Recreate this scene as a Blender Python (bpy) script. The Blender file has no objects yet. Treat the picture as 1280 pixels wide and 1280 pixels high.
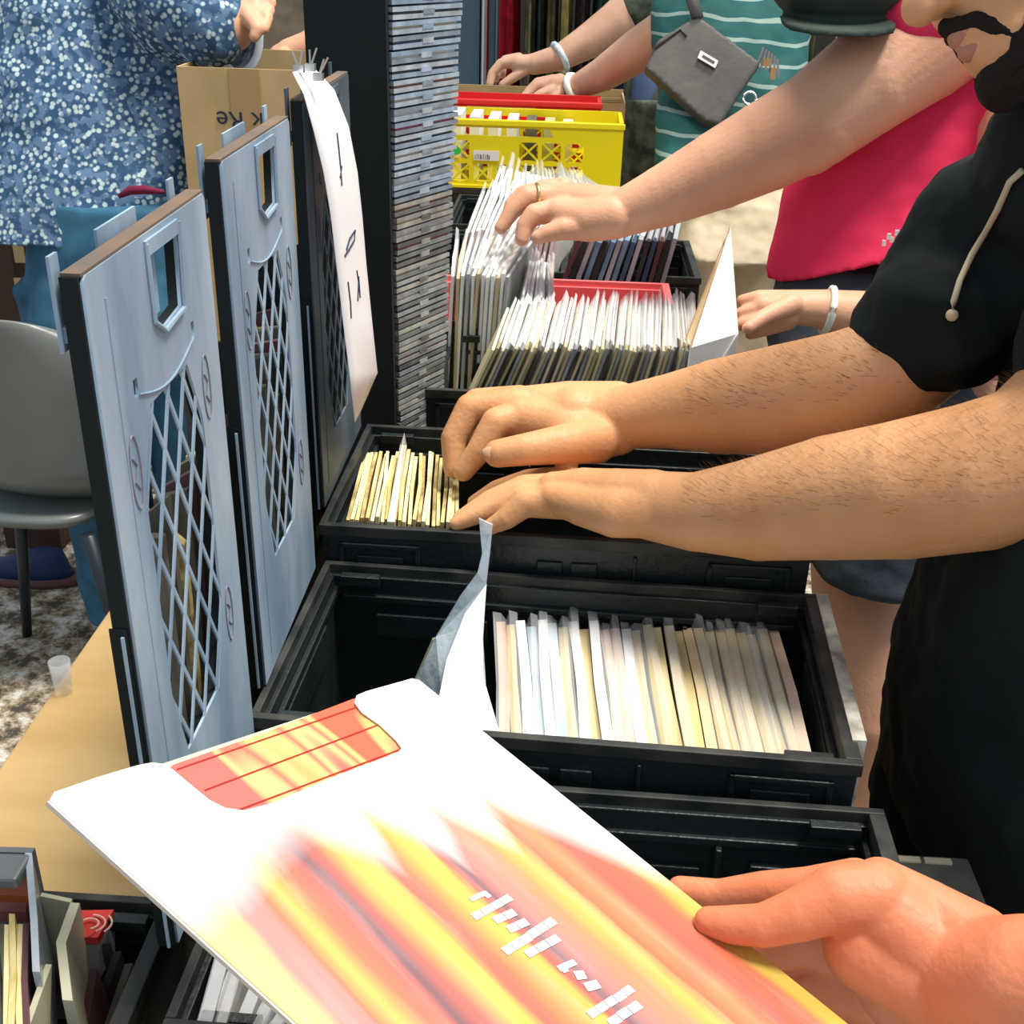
import bpy, bmesh, math, random
import numpy as np
from mathutils import Vector, Matrix
random.seed(7)
SC = bpy.context.scene
COL = SC.collection
R = math.radians
# ------------------------------------------------------------------ camera model
F = 1450.0; H = 1.67
_p, _y, _r = R(26.9), R(2.5), R(1.6)
_fw = np.array([-math.sin(_y)*math.cos(_p), math.cos(_y)*math.cos(_p), -math.sin(_p)])
_rt = np.array([math.cos(_y), math.sin(_y), 0.0]); _up = np.cross(_rt, _fw)
_r2 = _rt*math.cos(_r)+_up*math.sin(_r); _u2 = -_rt*math.sin(_r)+_up*math.cos(_r)
CP = np.array([0, 0, H])
def ray(px, py): return _fw + _r2*(px-640)/F - _u2*(py-640)/F
def W(px, py, d): return Vector(CP + ray(px, py)*d)
def onz(px, py, z): r = ray(px, py); return Vector(CP + r*(z-H)/r[2])
def ony(px, py, y): r = ray(px, py); return Vector(CP + r*y/r[1])
def onx(px, py, x): r = ray(px, py); return Vector(CP + r*x/r[0])
def onplane(px, py, o, n):
    r = Vector(ray(px, py)); c = Vector(CP); return c + r*((o-c).dot(n)/r.dot(n))
cam_d = bpy.data.cameras.new('camera'); cam = bpy.data.objects.new('camera', cam_d); COL.objects.link(cam)
cam_d.sensor_width = 36; cam_d.lens = 36*F/1280; cam_d.clip_start = .02
M = Matrix((( _r2[0], _u2[0], -_fw[0], 0), (_r2[1], _u2[1], -_fw[1], 0), (_r2[2], _u2[2], -_fw[2], H), (0, 0, 0, 1)))
cam.matrix_world = M; SC.camera = cam
# ------------------------------------------------------------------ materials
def mat(name, col, rough=.6, spec=.4, metal=0, alpha=1, sss=0, bump=0, bscale=40, var=0, vscale=6, col2=None, trans=0, coat=0, emit=0, stretch=None):
    m = bpy.data.materials.new(name); m.use_nodes = True
    nt = m.node_tree; b = nt.nodes['Principled BSDF']
    b.inputs['Base Color'].default_value = (*col, 1); b.inputs['Roughness'].default_value = rough
    b.inputs['Specular IOR Level'].default_value = spec; b.inputs['Metallic'].default_value = metal
    b.inputs['Alpha'].default_value = alpha; b.inputs['Transmission Weight'].default_value = trans
    b.inputs['Coat Weight'].default_value = coat
    if sss:
        b.inputs['Subsurface Weight'].default_value = sss; b.inputs['Subsurface Radius'].default_value = (.02, .008, .004); b.inputs['Subsurface Scale'].default_value = .5
    tc = nt.nodes.new('ShaderNodeTexCoord'); src = tc.outputs['Object']
    if stretch:
        mp = nt.nodes.new('ShaderNodeMapping'); mp.inputs['Scale'].default_value = stretch; nt.links.new(src, mp.inputs['Vector']); src = mp.outputs[0]
    if var or col2:
        n = nt.nodes.new('ShaderNodeTexNoise'); n.inputs['Scale'].default_value = vscale; n.inputs['Detail'].default_value = 5
        nt.links.new(src, n.inputs['Vector'])
        cr = nt.nodes.new('ShaderNodeValToRGB'); cr.color_ramp.elements[0].position = .35; cr.color_ramp.elements[1].position = .65
        c2 = col2 or tuple(min(1, c*(1+var)) for c in col); c1 = col if col2 else tuple(c*(1-var) for c in col)
        cr.color_ramp.elements[0].color = (*c1, 1); cr.color_ramp.elements[1].color = (*c2, 1)
        nt.links.new(n.outputs['Fac'], cr.inputs[0]); nt.links.new(cr.outputs[0], b.inputs['Base Color'])
    if bump:
        n = nt.nodes.new('ShaderNodeTexNoise'); n.inputs['Scale'].default_value = bscale; n.inputs['Detail'].default_value = 4
        nt.links.new(src, n.inputs['Vector'])
        bp = nt.nodes.new('ShaderNodeBump'); bp.inputs['Strength'].default_value = bump; bp.inputs['Distance'].default_value = .01
        nt.links.new(n.outputs['Fac'], bp.inputs['Height']); nt.links.new(bp.outputs[0], b.inputs['Normal'])
    return m
BLACK = mat('black_plastic', (.010, .016, .018), .42, .5, bump=.15, bscale=120, var=.3, vscale=9)
RIM = mat('dusty_black_rim', (.012, .016, .017), .5, .3, col2=(.05, .05, .045), vscale=22)
PANEL = mat('grey_blue_plastic', (.19, .29, .40), .5, .4, col2=(.40, .52, .63), vscale=10, bump=.35, bscale=30, stretch=(1, 1, .25))
PANELEDGE = mat('black_panel_edge', (.004, .008, .009), .5, .25)
DUST = mat('dusty_brown_top', (.13, .115, .105), .9, .1, col2=(.21, .14, .095), vscale=14)
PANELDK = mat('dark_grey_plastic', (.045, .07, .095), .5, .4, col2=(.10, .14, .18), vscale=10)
WOODT = mat('tan_tabletop', (.42, .27, .10), .45, .4, col2=(.52, .35, .15), vscale=3, stretch=(1, 4, 1))
SKIN_M = mat('tanned_skin', (.60, .28, .115), .5, .35, sss=.12, col2=(.70, .36, .17), vscale=9, bump=.12, bscale=160)
SKIN_P = mat('pink_skin', (.62, .31, .19), .5, .35, sss=.12, col2=(.72, .40, .26), vscale=7, bump=.1, bscale=160)
SKIN_R = mat('flushed_skin', (.72, .22, .10), .48, .35, sss=.15, col2=(.82, .32, .18), vscale=8, bump=.12, bscale=140)
SKIN_F = mat('fair_skin', (.58, .33, .22), .5, .35, sss=.1, col2=(.68, .42, .30), vscale=9)
SKIN_D = mat('brown_skin', (.20, .10, .05), .5, .35)
NAIL = mat('nail', (.62, .34, .20), .3, .5)
TEE_BLACK = mat('black_cotton', (.008, .012, .013), .85, .2, bump=.5, bscale=12, var=.3)
TROUSER_BLACK = mat('black_trousers', (.006, .010, .011), .9, .1, bump=.4, bscale=8)
TEE_RED = mat('crimson_cotton', (.78, .035, .11), .8, .2, bump=.5, bscale=9, var=.08)
SHORTS_G = mat('slate_shorts', (.045, .06, .08), .85, .2, bump=.5, bscale=14, var=.25)
KHAKI = mat('khaki_cotton', (.62, .52, .36), .8, .2, bump=.8, bscale=9, var=.12)
CORD = mat('cream_cord', (.58, .48, .32), .8)
WHITE = mat('white_paper', (.87, .86, .83), .6, .3)
BAND = mat('white_band', (.80, .84, .74), .6)
HAIRM = mat('dark_hair', (.016, .012, .010), .8, .2, bump=.9, bscale=90)
JEANS = mat('blue_jeans', (.035, .12, .20), .85, .2, var=.2, vscale=20)
CREAMC = mat('cream_card', (.72, .66, .45), .7, .2)
CARDB = mat('cardboard', (.55, .40, .20), .8, .15, var=.12, vscale=8)
YEL = mat('yellow_plastic', (.92, .78, .01), .35, .5)
REDP = mat('red_plastic', (.85, .03, .03), .4, .5)
PINKP = mat('faded_red_plastic', (.86, .17, .17), .45, .4)
STEEL = mat('steel_wire', (.6, .6, .6), .3, .5, metal=1)
GOLD = mat('gold', (.85, .65, .3), .25, .5, metal=1)
CHAIRM = mat('grey_chair_shell', (.13, .15, .15), .3, .5, col2=(.18, .19, .18), vscale=3)
POUCHM = mat('grey_nylon', (.085, .080, .075), .55, .4, bump=.3, bscale=20, var=.2)
POLY = mat('clear_poly_sleeve', (.95, .97, 1.0), .35, .5, alpha=.38, bump=.6, bscale=18)
CASE = mat('clear_case', (.50, .58, .64), .18, .6, alpha=.8, var=.15, vscale=30)
CASE2 = mat('smoky_case', (.16, .17, .18), .3, .5)
INK = mat('ink', (.02, .03, .06), .7)
def sleeve_mat(name, a, b, sc=14):
    return mat(name, a, .6, .3, col2=b, vscale=sc, stretch=(1, .25, 1))
CREAMS = [sleeve_mat('cream_sleeve', (.60, .48, .24), (.74, .63, .38)), sleeve_mat('white_sleeve', (.84, .84, .82), (.90, .90, .88)),
          sleeve_mat('ivory_sleeve', (.66, .55, .32), (.78, .60, .34)), sleeve_mat('pale_pink_sleeve', (.70, .40, .30), (.78, .64, .50)),
          sleeve_mat('pale_blue_sleeve', (.30, .42, .54), (.66, .74, .80)), sleeve_mat('straw_sleeve', (.58, .44, .17), (.68, .56, .30))]
AGED = [sleeve_mat('aged_sleeve', (.55, .42, .14), (.82, .70, .36), 60), sleeve_mat('yellowed_sleeve', (.74, .60, .24), (.86, .78, .48), 60),
        sleeve_mat('brown_edge_sleeve', (.22, .14, .05), (.70, .56, .24), 70), sleeve_mat('pale_aged_sleeve', (.82, .74, .46), (.76, .64, .34), 40)]
MIX = [sleeve_mat('olive_sleeve', (.40, .38, .16), (.62, .56, .30)), sleeve_mat('sand_sleeve', (.76, .66, .38), (.86, .78, .52)),
       sleeve_mat('dark_sleeve', (.05, .05, .045), (.16, .14, .10)), sleeve_mat('greyblue_sleeve', (.28, .32, .34), (.50, .52, .50)),
       sleeve_mat('tan_sleeve', (.56, .44, .24), (.68, .58, .36))]
DARKS = [sleeve_mat('navy_sleeve', (.03, .05, .09), (.07, .12, .20)), sleeve_mat('steel_blue_sleeve', (.12, .24, .38), (.25, .40, .52)),
         sleeve_mat('black_sleeve', (.02, .02, .02), (.05, .05, .06)), sleeve_mat('maroon_sleeve', (.10, .04, .05), (.16, .08, .08)),
         sleeve_mat('grey_sleeve', (.30, .33, .36), (.5, .52, .54))]
BRIGHT = [sleeve_mat('bright_white_sleeve', (.86, .87, .88), (.9, .9, .9)), sleeve_mat('bright_ivory_sleeve', (.86, .84, .76), (.9, .9, .86))]
# ------------------------------------------------------------------ mesh helpers
class MB:
    def __init__(s): s.v = []; s.f = []
    def add(s, v, f):
        o = len(s.v); s.v += [tuple(p) for p in v]; s.f += [tuple(i+o for i in q) for q in f]; return s
    def box(s, c, d, rot=None):
        x, y, z = d[0]/2, d[1]/2, d[2]/2
        v = [Vector(p) for p in [(-x,-y,-z),(x,-y,-z),(x,y,-z),(-x,y,-z),(-x,-y,z),(x,-y,z),(x,y,z),(-x,y,z)]]
        if rot is not None: v = [rot @ p for p in v]
        c = Vector(c); return s.add([p+c for p in v], [(0,3,2,1),(4,5,6,7),(0,1,5,4),(1,2,6,5),(2,3,7,6),(3,0,4,7)])
    def b2(s, x0, x1, y0, y1, z0, z1): return s.box(((x0+x1)/2,(y0+y1)/2,(z0+z1)/2), (abs(x1-x0),abs(y1-y0),abs(z1-z0)))
    def slab(s, quad, t):            # quad: 4 points, thickness vector t
        q = [Vector(p) for p in quad]; t = Vector(t); n = len(q)
        return s.add(q+[p+t for p in q], [tuple(range(n))[::-1], tuple(range(n, 2*n))]+[(i,(i+1)%n,(i+1)%n+n,i+n) for i in range(n)])
    def tube(s, pts, rad, n=8, caps=True):
        pts = [Vector(p) for p in pts]
        if not hasattr(rad, '__len__'): rad = [rad]*len(pts)
        rings = []; ref = Vector((0.13, .31, .94))
        for i, p in enumerate(pts):
            t = (pts[min(i+1, len(pts)-1)]-pts[max(i-1, 0)]).normalized()
            a = t.cross(ref).normalized(); b = t.cross(a).normalized()
            rings.append([p+(a*math.cos(2*math.pi*k/n)+b*math.sin(2*math.pi*k/n))*rad[i] for k in range(n)])
        return s.rings(rings, caps)
    def rings(s, rings, caps=True):
        n = len(rings[0]); v = [p for r in rings for p in r]; f = []
        for i in range(len(rings)-1):
            for k in range(n): f.append((i*n+k, i*n+(k+1)%n, (i+1)*n+(k+1)%n, (i+1)*n+k))
        if caps: f.append(tuple(range(n))[::-1]); f.append(tuple((len(rings)-1)*n+k for k in range(n)))
        return s.add(v, f)
    def sphere(s, c, r, sc=(1,1,1), n=12, rot=None):
        v = []; c = Vector(c); rings = []
        for i in range(1, n):
            th = math.pi*i/n
            ring = []
            for k in range(2*n):
                ph = math.pi*k/n
                p = Vector((math.sin(th)*math.cos(ph)*r*sc[0], math.sin(th)*math.sin(ph)*r*sc[1], math.cos(th)*r*sc[2]))
                if rot is not None: p = rot @ p
                ring.append(c+p)
            rings.append(ring)
        return s.rings(rings, True)
    def loft(s, rs, n=28, sq=2.4):   # rs: list of (centre, half-vector A, half-vector B)
        rings = []
        for c, A, B in rs:
            c, A, B = Vector(c), Vector(A), Vector(B); ring = []
            for k in range(n):
                a = 2*math.pi*k/n; ca, sa = math.cos(a), math.sin(a)
                e = 2/sq
                ring.append(c+A*math.copysign(abs(ca)**e, ca)+B*math.copysign(abs(sa)**e, sa))
            rings.append(ring)
        return s.rings(rings, True)
    def cap(s, pts):                  # tapered capsule chain; pts = [(Vector, r)]
        for (p, r) in pts: s.sphere(p, r, n=14)
        for (p, r), (q, t) in zip(pts, pts[1:]):
            d = (q-p)
            if d.length < 1e-6: continue
            t_ = d.normalized(); a = t_.orthogonal().normalized(); b = t_.cross(a)
            ring = lambda c, rr: [c+(a*math.cos(2*math.pi*k/32)+b*math.sin(2*math.pi*k/32))*rr for k in range(32)]
            s.rings([ring(p, r*.995), ring(q, t*.995)], True)
        return s
    def mesh(s, name):
        me = bpy.data.meshes.new(name); me.from_pydata(s.v, [], s.f); me.validate()
        bm = bmesh.new(); bm.from_mesh(me); bmesh.ops.recalc_face_normals(bm, faces=bm.faces); bm.to_mesh(me); bm.free(); return me
def place(o, parent):
    COL.objects.link(o)
    if parent is not None:
        o.parent = parent
        m = Matrix.Translation(-parent.location) if parent.rotation_euler.z == 0 else (Matrix.Translation(parent.location) @ parent.rotation_euler.to_matrix().to_4x4()).inverted()
        pp = parent.parent
        while pp is not None: pp = None
        o.matrix_parent_inverse = m if parent.type == 'EMPTY' else Matrix()
    return o
def obj(name, mb, m, parent=None, smooth=False, bevel=0, local=False):
    me = mb.mesh(name) if isinstance(mb, MB) else mb
    if m is not None: me.materials.append(m)
    if smooth: me.polygons.foreach_set('use_smooth', [True]*len(me.polygons))
    o = bpy.data.objects.new(name, me); COL.objects.link(o)
    if parent is not None:
        o.parent = parent
        if not local:
            root = parent
            if root.type == 'EMPTY': o.matrix_parent_inverse = Matrix.Translation(-root.location)
    if bevel:
        b = o.modifiers.new('bevel', 'BEVEL'); b.width = bevel; b.segments = 2; b.limit_method = 'ANGLE'
    return o
def tag(o, label=None, cat=None, group=None, kind=None):
    if label: o['label'] = label
    if cat: o['category'] = cat
    if group: o['group'] = group
    if kind: o['kind'] = kind
    return o
def thing(name, label, cat, loc=(0,0,0), group=None):
    o = bpy.data.objects.new(name, None); COL.objects.link(o); o.location = loc; o.empty_display_size = .05
    return tag(o, label, cat, group)
def evaluated(o):
    dg = bpy.context.evaluated_depsgraph_get(); dg.update()
    return bpy.data.meshes.new_from_object(o.evaluated_get(dg))
def remeshed(mb, voxel, smooth=6, disp=0, dscale=.12, fac=.5):
    o = bpy.data.objects.new('tmp', mb.mesh('tmp')); COL.objects.link(o)
    r = o.modifiers.new('r', 'REMESH'); r.mode = 'VOXEL'; r.voxel_size = voxel
    if smooth: s = o.modifiers.new('s', 'SMOOTH'); s.iterations = smooth; s.factor = fac
    if disp:
        t = bpy.data.textures.new('folds', 'CLOUDS'); t.noise_scale = dscale; t.noise_depth = 2
        d = o.modifiers.new('d', 'DISPLACE'); d.texture = t; d.strength = disp; d.mid_level = .5; d.texture_coords = 'GLOBAL'
        s = o.modifiers.new('s2', 'SMOOTH'); s.iterations = 2
    me = evaluated(o); bpy.data.objects.remove(o); return me
def join_meshes(ms, name):
    bm = bmesh.new()
    for m in ms: bm.from_mesh(m)
    me = bpy.data.meshes.new(name); bm.to_mesh(me); bm.free(); return me
def curve_plate(polys, thick, name):  # polys: list of 2-D loops (outer first, then holes) -> mesh, extruded in local z
    cu = bpy.data.curves.new(name, 'CURVE'); cu.dimensions = '2D'; cu.fill_mode = 'BOTH'; cu.extrude = thick/2
    for lp in polys:
        sp = cu.splines.new('POLY'); sp.points.add(len(lp)-1); sp.use_cyclic_u = True
        for i, p in enumerate(lp): sp.points[i].co = (p[0], p[1], 0, 1)
    o = bpy.data.objects.new('tmp', cu); COL.objects.link(o); me = evaluated(o); bpy.data.objects.remove(o); return me
def xform(me, m): me.transform(m); return me
ORD = 'zeroth first second third fourth fifth sixth seventh eighth ninth tenth eleventh twelfth thirteenth fourteenth fifteenth sixteenth seventeenth eighteenth nineteenth twentieth'.split()
TENS = {20:'twenty', 30:'thirty', 40:'forty', 50:'fifty'}
def ordn(i):
    if i <= 20: return ORD[i]
    t = i//10*10
    return ('thirtieth' if t == 30 else 'fortieth' if t == 40 else 'fiftieth') if i % 10 == 0 else TENS[t]+'-'+ORD[i % 10]
# ------------------------------------------------------------------ setting
fl = MB().b2(-5, 5, -1.5, 9, -.05, 0)
fm = bpy.data.materials.new('speckled_floor'); fm.use_nodes = True
nt = fm.node_tree; b = nt.nodes['Principled BSDF']; b.inputs['Roughness'].default_value = .8
tc = nt.nodes.new('ShaderNodeTexCoord'); n1 = nt.nodes.new('ShaderNodeTexNoise'); n1.inputs['Scale'].default_value = 16; n1.inputs['Detail'].default_value = 6; n1.inputs['Roughness'].default_value = .75
cr = nt.nodes.new('ShaderNodeValToRGB'); e = cr.color_ramp.elements
e[0].position = .42; e[0].color = (.05, .04, .03, 1); e[1].position = .62; e[1].color = (.62, .60, .55, 1); q = e.new(.5); q.color = (.27, .21, .13, 1)
nt.links.new(tc.outputs['Object'], n1.inputs['Vector']); nt.links.new(n1.outputs['Fac'], cr.inputs[0]); nt.links.new(cr.outputs[0], b.inputs['Base Color'])
tag(obj('floor', fl, fm), kind='structure')
tag(obj('wall_back', MB().b2(-5, 5, 8.9, 9, 0, 3.2), mat('dark_wall', (.05, .045, .04), .9)), kind='structure')
colm = mat('blue_grey_paint', (.10, .18, .25), .5)
cx0 = ony(577, 50, 6.2).x; cx1 = ony(619, 50, 6.2).x
cb = MB().b2(cx0-.25, cx0+.09, 6.2, 6.35, 0, 2.6); cb.b2(cx0+.1, cx1, 6.16, 6.35, 0, 2.6); cb.b2(cx0+.125, cx0+.13, 6.15, 6.16, 0, 2.6)
tag(obj('trim_1', cb, colm, bevel=.004), kind='structure')
# table
LEGM = mat('leg_metal', (.03, .03, .03), .4)
for lab, x0, x1, y0, y1 in (('long tan wooden table carrying the black crates of records', -.655, .36, .25, 2.84), ('second tan table further back, carrying the yellow and red crates', -.47, .17, 2.85, 4.95)):
    tb = thing('trestle_table', lab, 'table', ((x0+x1)/2, (y0+y1)/2, 0))
    obj('tabletop', MB().b2(x0, x1, y0, y1, .715, .75), WOODT, tb, bevel=.004)
    for sx in (x0+.08, x1-.08):
        for sy in (y0+.15, y1-.15):
            obj('leg', MB().tube([(sx, sy, 0), (sx, sy, .715)], .016, 10), LEGM, tb)
# ------------------------------------------------------------------ black crates
def crate(label, FL, w, d, ztop, h, rot=-2.2, m=BLACK, rim=RIM, name='storage_crate', group='black folding crates on the table', plain=False):
    t = thing(name, label, 'crate', (FL[0], FL[1], ztop-h), group)
    rz = Matrix.Rotation(R(rot), 4, 'Z'); T = Matrix.Translation((FL[0], FL[1], ztop-h)) @ rz
    def part(nm, mb, mm, bev=.0012):
        mb.v = [tuple(T @ Vector(p)) for p in mb.v]; return obj(nm, mb, mm, t, bevel=bev)
    th = .010
    fw = MB().b2(0, w, 0, th, .008, h-.012)
    if not plain:
        for (a, b_) in ((.02, .115), (w-.115, w-.02)):      # raised frames near the corners
            z0, z1 = h-.075, h-.022
            fw.b2(a, b_, -.004, 0, z1-.006, z1); fw.b2(a, b_, -.004, 0, z0, z0+.006); fw.b2(a, a+.006, -.004, 0, z0, z1); fw.b2(b_-.006, b_, -.004, 0, z0, z1)
            fw.b2(a+.02, b_-.02, -.003, 0, z0+.014, z1-.016)
        c = w/2; fw.b2(c-.085, c-.081, -.004, 0, .03, h-.02); fw.b2(c+.081, c+.085, -.004, 0, .03, h-.02); fw.b2(c-.03, c+.0, -.0035, 0, h-.06, h-.032); fw.b2(c+.01, c+.04, -.0035, 0, h-.06, h-.032)
        fw.b2(.01, w-.01, -.005, 0, .045, .052)
    part('front_wall', fw, m)
    bw = MB().b2(0, w, d-th, d, .008, h-.012)
    if not plain:
        y1 = d-th; z = h-.012
        bw.b2(.02, w-.02, y1-.006, y1, z-.03, z-.022); bw.b2(.06, w*.34, y1-.008, y1, z-.075, z-.045); bw.b2(w*.40, w*.405, y1-.01, y1, z-.1, z-.03)
        bw.b2(w*.45, w*.72, y1-.005, y1, z-.07, z-.06); bw.b2(w*.74, w*.75, y1-.012, y1, z-.1, z-.03); bw.b2(w*.8, w*.93, y1-.008, y1, z-.08, z-.05)
    part('back_wall', bw, m)
    for k, x in enumerate((0, w-th)):
        sw = MB().b2(x, x+th, th, d-th, .008, h-.012)
        xi = x+th if k == 0 else x-.006
        if not plain: sw.b2(xi, xi+.006, d*.2, d*.75, h-.085, h-.04); sw.b2(xi, xi+.006, th, d-th, h-.034, h-.026)
        part('side_wall', sw, m)
    part('base', MB().b2(.004, w-.004, .004, d-.004, 0, .01), m)
    rm = MB(); q = .003
    rm.b2(-q, w+q, -q, .006, h-.014, h); rm.b2(-q, w+q, d-.005, d+q, h-.014, h)
    rm.b2(-q, .005, .006, d-.005, h-.014, h); rm.b2(w-.012, w+q, .006, d-.005, h-.014, h)
    part('rim', rm, rim)
    if not plain:
        for x in (.02, w-.065):
            part('latch', MB().b2(x, x+.045, d-th-.012, d-th-.001, h-.018, h-.006), m, .0008); part('latch', MB().b2(x, x+.045, th+.001, th+.010, h-.018, h-.006), m, .0008)
    return t
TB = .752
crate('open black crate in the middle, pale record sleeves filling its right half', (-.277, .872), .562, .298, 1.0, 1.0-TB)
crate('black crate the two tanned hands reach into, yellowed records at its left', (-.272, 1.178), .562, .30, 1.045, 1.045-TB, -1)
crate('black crate just below the bearded shopper, partly under the flame-striped cover', (-.262, .56), .562, .285, .962, .962-TB, -1.2)
# lower crate whose metal-dull corner shows under the arm of the photographer
DF = onz(1222, 1100, .865)
cr4 = thing('storage_crate', 'grey and black crate corner sticking out beyond the thumb, lowest at right', 'crate', (DF.x-.1, .70, .7), 'black folding crates on the table')
GREYB = mat('worn_grey_plastic', (.12, .12, .105), .5, col2=(.22, .21, .18), vscale=20)
dmb = MB().b2(.335, DF.x, .70, DF.y+.03, .845, .865); obj('rim', dmb, GREYB, cr4, bevel=.003)
dmb = MB().b2(.335, DF.x-.012, .71, DF.y+.02, .752, .845); dmb.b2(.335, DF.x-.004, .705, DF.y+.025, .80, .812); obj('side_wall', dmb, BLACK, cr4, bevel=.003)
for xa_ in (DF.x-.075, DF.x-.045): obj('label_strip', MB().b2(xa_, xa_+.026, DF.y+.018, DF.y+.025, .865, .867), CREAMC, cr4)
# ------------------------------------------------------------------ raised grey lids
def clip_strip(poly, p, dvec):       # segment of line p+t*dvec inside convex poly (2D)
    t0, t1 = -9, 9; n = len(poly)
    for i in range(n):
        a = poly[i]; b_ = poly[(i+1) % n]; ex, ey = b_[0]-a[0], b_[1]-a[1]
        nx, ny = -ey, ex            # inside = left for CCW
        num = (p[0]-a[0])*nx+(p[1]-a[1])*ny; den = dvec[0]*nx+dvec[1]*ny
        if abs(den) < 1e-9:
            if num < 0: return None
            continue
        t = -num/den
        if den > 0: t0 = max(t0, t)
        else: t1 = min(t1, t)
    return (t0, t1) if t1-t0 > .004 else None
def lid(label, x, y0, w, z0, z1, m=PANEL, lean=0, tabs=True):
    t = thing('crate_lid', label, 'crate lid', (x, y0, z0), 'raised lattice crate lids along the left')
    hh = z1-z0; th = .009
    # local 2-D coords: u = along depth, v = height; local z extrudes -> world -x
    Mx = Matrix(((0, 0, 1, x-th/2), (1, 0, 0, y0), (0, 1, 0, z0), (0, 0, 0, 1)))
    if lean: Mx = Matrix.Translation((x, y0, z0)) @ Matrix.Rotation(R(lean), 4, 'Z') @ Matrix.Translation((-x, -y0, -z0)) @ Mx
    s = w/.255
    outer = [(0, 0), (w, 0), (w, hh-.004), (w-.004, hh), (.004, hh), (0, hh-.004)]
    hd = [(.108*s, hh-.012), (.108*s, hh-.058), (.128*s, hh-.068), (.172*s, hh-.064), (.178*s, hh-.012)]
    lat = [(.075*s, hh-.39), (.165*s, hh-.39), (.197*s, hh-.325), (.197*s, hh-.16), (.172*s, hh-.108), (.085*s, hh-.108), (.055*s, hh-.16), (.055*s, hh-.325)]
    slots = [[(.058*s, hh-.094), (.066*s, hh-.094), (.066*s, hh-.082), (.058*s, hh-.082)], [(.190*s, hh-.094), (.197*s, hh-.094), (.197*s, hh-.082), (.190*s, hh-.082)]]
    me = curve_plate([outer, hd, lat]+slots, .0022, 'panel'); xform(me, Mx @ Matrix.Translation((0, 0, th/2-.0011)))
    o = obj('panel', me, m, t)
    me = curve_plate([outer, hd, lat]+slots, th-.0024, 'shell'); xform(me, Mx @ Matrix.Translation((0, 0, -.0013)))
    obj('shell', me, PANELEDGE, t)
    # black outer shell edge towards the camera and dusty top
    def part(nm, polyboxes, mm, bev=0):
        mb = MB()
        for (u0, u1, v0, v1, a0, a1) in polyboxes: mb.b2(u0, u1, v0, v1, a0, a1)
        mb.v = [tuple(Mx @ Vector(p)) for p in mb.v]; return obj(nm, mb, mm, t, bevel=bev)
    part('edge_strip', [(-.0025, 0, 0, hh, -th/2-.004, th/2-.002), (-.004, -.0025, 0, hh*.55, -th/2-.006, th/2-.003)], PANELEDGE)
    part('edge_bead', [(-.006, -.004, .0, hh*.54, -th/2+.002, -th/2+.004)], PANEL)
    part('top_edge', [(0, w, hh, hh+.002, -th/2-.004, th/2-.0008)], DUST)
    if tabs:
        part('tab', [(.075*s, .15*s, hh-.03, hh+.010, -th/2-.010, -th/2-.008), (.075*s, .15*s, hh-.02, hh-.012, -th/2-.010, -th/2)], m)
        part('tab', [(-.004, .008, hh-.045, hh+.012, -th/2-.009, -th/2-.007), (0, .007, hh-.04, hh-.03, -th/2-.009, -th/2)], m)
        part('tab', [(w-.03, w-.018, hh-.03, hh+.014, -th/2-.009, -th/2-.007), (w-.03, w-.018, hh-.02, hh-.012, -th/2-.009, -th/2)], m)
    # lattice bars
    mb = MB(); sl = 1.96; k = -30
    for sgn in (1, -1):
        for i in range(-14, 15):
            p = (.125*s, hh-.25+i*.068); dv = (1, sgn*sl); L_ = math.hypot(*dv); dv = (dv[0]/L_, dv[1]/L_)
            r = clip_strip(lat, p, dv)
            if not r: continue
            a = (p[0]+dv[0]*(r[0]-.003), p[1]+dv[1]*(r[0]-.003)); b_ = (p[0]+dv[0]*(r[1]+.003), p[1]+dv[1]*(r[1]+.003))
            nx, ny = -dv[1]*.0019, dv[0]*.0019; zz = th/2-.0006+.0004*sgn
            mb.slab([(a[0]+nx, a[1]+ny, zz-.0015), (b_[0]+nx, b_[1]+ny, zz-.0015), (b_[0]-nx, b_[1]-ny, zz-.0015), (a[0]-nx, a[1]-ny, zz-.0015)], (0, 0, .0015))
    mb.v = [tuple(Mx @ Vector(p)) for p in mb.v]; obj('lattice', mb, m, t)
    # handle liner: a rounded rail round the grip opening
    mb = MB(); e = th/2+.001
    mb.tube([(.110*s, hh-.006, e), (.110*s, hh-.058, e), (.130*s, hh-.070, e), (.176*s, hh-.066, e), (.182*s, hh-.006, e)], .0022, 6)
    mb.b2(.108*s, .180*s, hh-.014, hh-.004, th/2-.002, th/2+.002)
    mb.v = [tuple(Mx @ Vector(p)) for p in mb.v]; obj('grip_rail', mb, m, t)
    mb = MB().b2(.108*s, .150*s, hh-.062, hh-.010, -th/2-.003, -th/2+.001); mb.v = [tuple(Mx @ Vector(p)) for p in mb.v]; obj('grip_backplate', mb, m, t)
    # round moulded marks, latch arc
    mkd = mat('mark_edge', (.22, .20, .26), .6)
    for (u, v) in ((.042*s, hh-.14), (.213*s, hh-.14), (.213*s, hh-.345)):
        mb = MB(); ring = [(u+.0085*math.cos(a), v+.026*math.sin(a), e-.0006) for a in [i*math.pi/10 for i in range(21)]]
        mb.tube(ring, .0007, 5, False); mb.tube([(u-.004, v+.012, e-.0006), (u+.003, v+.004, e-.0006), (u-.003, v-.006, e-.0006), (u+.004, v-.014, e-.0006)], .0007, 5)
        mb.v = [tuple(Mx @ Vector(p)) for p in mb.v]; obj('moulded_mark', mb, mkd, t)
    mb = MB().tube([(.066*s+i*.0125*s, hh-.094-.012*math.sin(math.pi*i/10), e-.0006) for i in range(11)], .0009, 5)
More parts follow.
